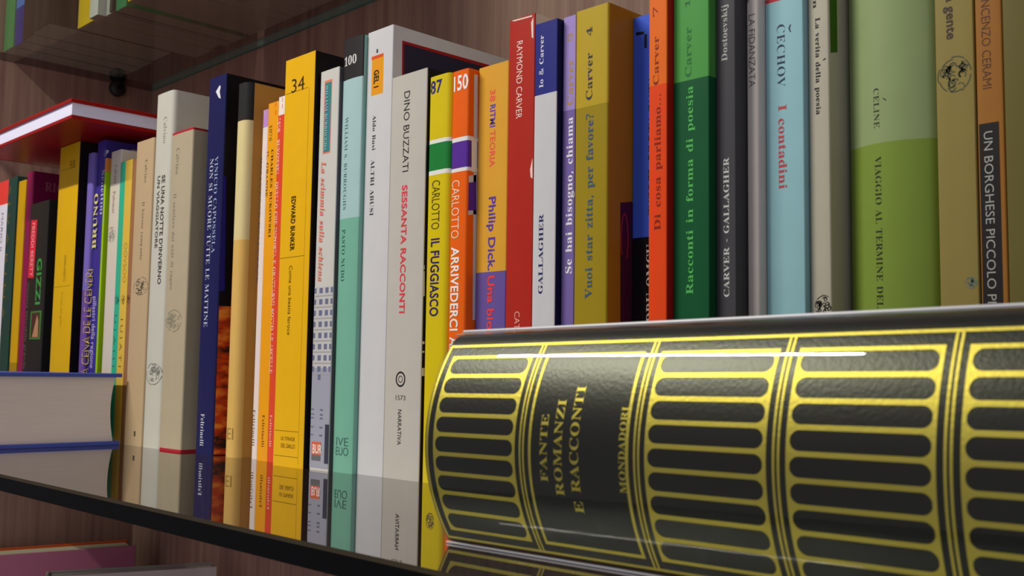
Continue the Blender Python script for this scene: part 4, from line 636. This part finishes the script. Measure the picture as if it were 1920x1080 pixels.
film = [(-3.0, .004), (-.4, .004), (.02, .02), (.1, .1)]
film += [(.13 + FB*(1-(2*i/36-1)**2), .12 + (TOP-.08)*i/36) for i in range(1, 36)]
film += [(.1, TOP+.08), (.0, TOP+.2), (-.2, TOP+.33), (-.5, TOP+.4), (-1.2, TOP+.42), (-6.0, TOP+.42)]
V, F, n = sheet(film, -.02, LEN+.02, 0); jacket = mesh_obj('clear_jacket', V, F, FILM, mer, smooth=True)
# pale cut edges of the film, top and bottom
V, F = [], []
for cb, cz, rr in ((-.55, TOP+.42, .045), (.03, .035, .03)):
    base = len(V)
    for s in (-.02, LEN+.02): V += [(s, -cb + rr*math.cos(q*math.pi/4), max(cz*grow(s), rr) + rr*math.sin(q*math.pi/4)) for q in range(8)]
    F += [(base+i, base+(i+1) % 8, base+8+(i+1) % 8, base+8+i) for i in range(8)] + [tuple(base+i for i in reversed(range(8))), tuple(base+8+i for i in range(8))]
    mesh_obj('jacket_edge', V, F, plain('milky_film_edge', '#d4d4da', .3), jacket); V, F = [], []

# gold tooling: flat foil laid on the curve
GV, GF = [], []
def foil(poly_rows):
    """rows of points (s, z); consecutive rows are joined"""
    base = len(GV)
    for row in poly_rows:
        for s, z in row: GV.append(on_spine(s, z, .008))
    m = len(poly_rows[0])
    for i in range(len(poly_rows)-1):
        for j in range(m-1): GF.append((base+i*m+j, base+i*m+j+1, base+(i+1)*m+j+1, base+(i+1)*m+j))
def frect(s0, s1, z0, z1):
    k = max(1, int((z1-z0)/.15)); foil([[(s0, z0+(z1-z0)*i/k), (s1, z0+(z1-z0)*i/k)] for i in range(k+1)])
PIT = 3.74; ZB, ZT = .17, 5.87; IB, IT = .45, 5.54
frect(.04, LEN-.04, ZB, ZB+.075); frect(.04, LEN-.04, ZT-.075, ZT)
for k in range(6):
    s = k*PIT; s = min(max(s, .1), LEN-.1)
    if k in (0, 5): frect(s-.06, s+.03, ZB, ZT)
    else: frect(s-.09, s-.03, ZB, ZT); frect(s+.03, s+.09, ZB, ZT)
for k in range(5):
    s0 = k*PIT + (.34 if k == 0 else .24); s1 = (k+1)*PIT - (.34 if k == 4 else .24)
    fw_ = .09
    frect(s0, s1, IB, IB+fw_); frect(s0, s1, IT-fw_, IT); frect(s0, s0+fw_, IB+fw_, IT-fw_); frect(s1-fw_, s1, IB+fw_, IT-fw_)
    if k == 1: continue
    n9 = 9; za, zb_ = IB+.03, IT-.03; ph = (zb_-za)/n9; bar = .115
    for i in range(n9):
        c0 = za+i*ph; c1 = c0+ph; zc = (c0+c1)/2; R_ = (ph-bar)/2
        e0, e1 = s0+fw_*.6, s1-fw_*.6
        ts = [e0] + [e0+.03+R_*(1-math.cos(math.radians(q))) for q in (0, 15, 30, 45, 60, 75, 90)]
        ts = ts + [e1-(q-e0) for q in reversed(ts)]
        def half(s):
            q = min(s-e0-.03, e1-.03-s)
            if q <= 0: return 0.0
            return R_ if q >= R_ else math.sqrt(max(0, R_*R_-(R_-q)**2))
        foil([[(s, c0), (s, zc-half(s))] for s in ts]); foil([[(s, zc+half(s)), (s, c1)] for s in ts])
mesh_obj('gold_tooling', GV, GF, GOLD, mcover)
LV, LF = [], []
def gold_line(s, cap, z0, z1, txt, font='s'):
    def cb(vv, ff):
        xs = [v[0] for v in vv]; xa, xb = min(xs), max(xs); k = cap/CAPH[font]; base = len(LV)
        for v in vv: LV.append(on_spine(s + cap/2 - v[1]*k, z0 + (v[0]-xa)/(xb-xa)*(z1-z0), .012))
        LF.extend(tuple(i+base for i in f) for f in ff)
    PENDING.append((text_curve(txt, font), cb))
gold_line(4.45, .36, 2.18, 3.94, 'FANTE'); gold_line(4.93, .40, 1.86, 4.33, 'ROMANZI'); gold_line(5.47, .42, 1.45, 4.68, 'E RACCONTI'); gold_line(7.0, .30, 2.08, 4.18, 'MONDADORI')
INK.append(lambda: mesh_obj('title_lettering', LV, LF, GOLD, mcover))

# ------------------------------------------------------------------ books on the upper shelf (bottoms seen through the glass)
UP = [(-63.3, -60.85, 2.0, '#3f8a4c', 'green book at the far left end of the upper shelf'),
      (-60.7, -58.4, 2.1, '#2c2f86', 'navy and blue book near the left end of the upper shelf'),
      (-58.35, -55.65, 2.0, '#241c18', 'dark brown book between the navy and thick black books on the upper shelf'),
      (-55.6, -51.4, 1.8, '#1f1a16', 'thick black book left of the yellow one on the upper shelf'),
      (-51.2, -47.8, 4.2, '#d8b40c', 'yellow book on the upper shelf, right of the thick black one'),
      (-47.7, -46.0, 3.8, '#c8c8c0', 'white book on the upper shelf, right of the yellow one'),
      (-45.9, -44.9, 4.5, '#a8a8a0', 'pale grey book on the upper shelf, next to the white one'),
      (-44.8, -44.3, 4.3, '#3a342e', 'thin dark book on the upper shelf, left of the green spine'),
      (-44.2, -42.2, 4.6, '#2f7a4c', 'green book on the upper shelf, beside a dark gap'),
      (-41.2, -38.9, 4.3, '#d8b010', 'second yellow book on the upper shelf, right of the dark gap')]
xx = -38.85
MORE = [(3.1, 4.6, '#c4b8a8'), (1.6, 5.2, '#8c8468'), (2.7, 4.4, '#b4a8a0'), (3.4, 5.0, '#a89c90'), (1.9, 4.7, '#8a7c74'), (2.6, 5.3, '#bcb09c'), (3.0, 4.5, '#a49a90'), (2.2, 4.9, '#94887c'), (3.2, 4.6, '#b8ac9e')]
for i, (wd, yy, c) in enumerate(MORE):
    UP.append((xx, xx+wd-.04, yy, c, ['broad grey book bottom', 'narrow olive book bottom', 'grey book bottom', 'wide taupe book bottom', 'narrow brown book bottom', 'cream book bottom', 'pale taupe book bottom', 'mid brown book bottom', 'beige book bottom'][i] + ' seen through the upper glass shelf, ' + ['beside the second yellow book', 'second right of the yellow book', 'third right of the yellow book', 'fourth right of the yellow book', 'fifth right of the yellow book', 'sixth right of the yellow book', 'seventh right of the yellow book', 'eighth right of the yellow book', 'rightmost of those in view'][i]))
    xx += wd
for x0, x1, yy, c, lb in UP:
    zn = [(3.6, '#4a78c8'), (0.0, '#2c2f86')] if c == '#2c2f86' else []
    build_book(lb, (x0, x1, yy, 20.5 + (x1*7 % 3)*.5), (c, c), {'r': .05, 'pages': '#d6c8c4'}, zn, [], depth=11.5, z0=35.155, group='books on the upper glass shelf')

# ------------------------------------------------------------------ books in the compartment below
def low_book(label, corner, yaw, w, dep, h, col, left, edge_c):
    """corner = right rear top corner; a standing book turned by yaw"""
    x, y, z = corner
    root = empty('hardcover_book', label, 'book', (x, y, -35+.006), 'books in the compartment below the glass shelf', yaw)
    h = z + 35
    for nm, xa, xb, cc in (('board', -.25, 0, col), ('board', -w, -w+.25, left)):
        v, f = box_vf(xa, xb, -dep, 0, 0, h); bevel(mesh_obj(nm, v, f, paper(cc), root), .04)
    v, f = box_vf(-w+.26, -.26, -dep+.2, -.25, .2, h-.22); mesh_obj('page_block', v, f, pages(edge_c), root)
    v, f = box_vf(-w, 0, -dep-.25, -dep, 0, h); bevel(mesh_obj('spine', v, f, paper(col), root), .1)
low_book('pink hardcover with an orange rear board, standing below the shelf at lower left', (-56.1, 14.0, -11.67), -math.atan2(2.6, 11.4), 4.0, 12.6, 23, '#b46a86', '#c8501c', '#c8c0a4')
low_book('pale grey book standing below the shelf, right of the pink book', (-40.7, 14.0, -11.52), -math.atan2(4.2, 10.7), 2.4, 13.0, 23, '#bcb0ae', '#a8a09c', '#c8bcb4')

flush_text()
for fn in INK: fn()
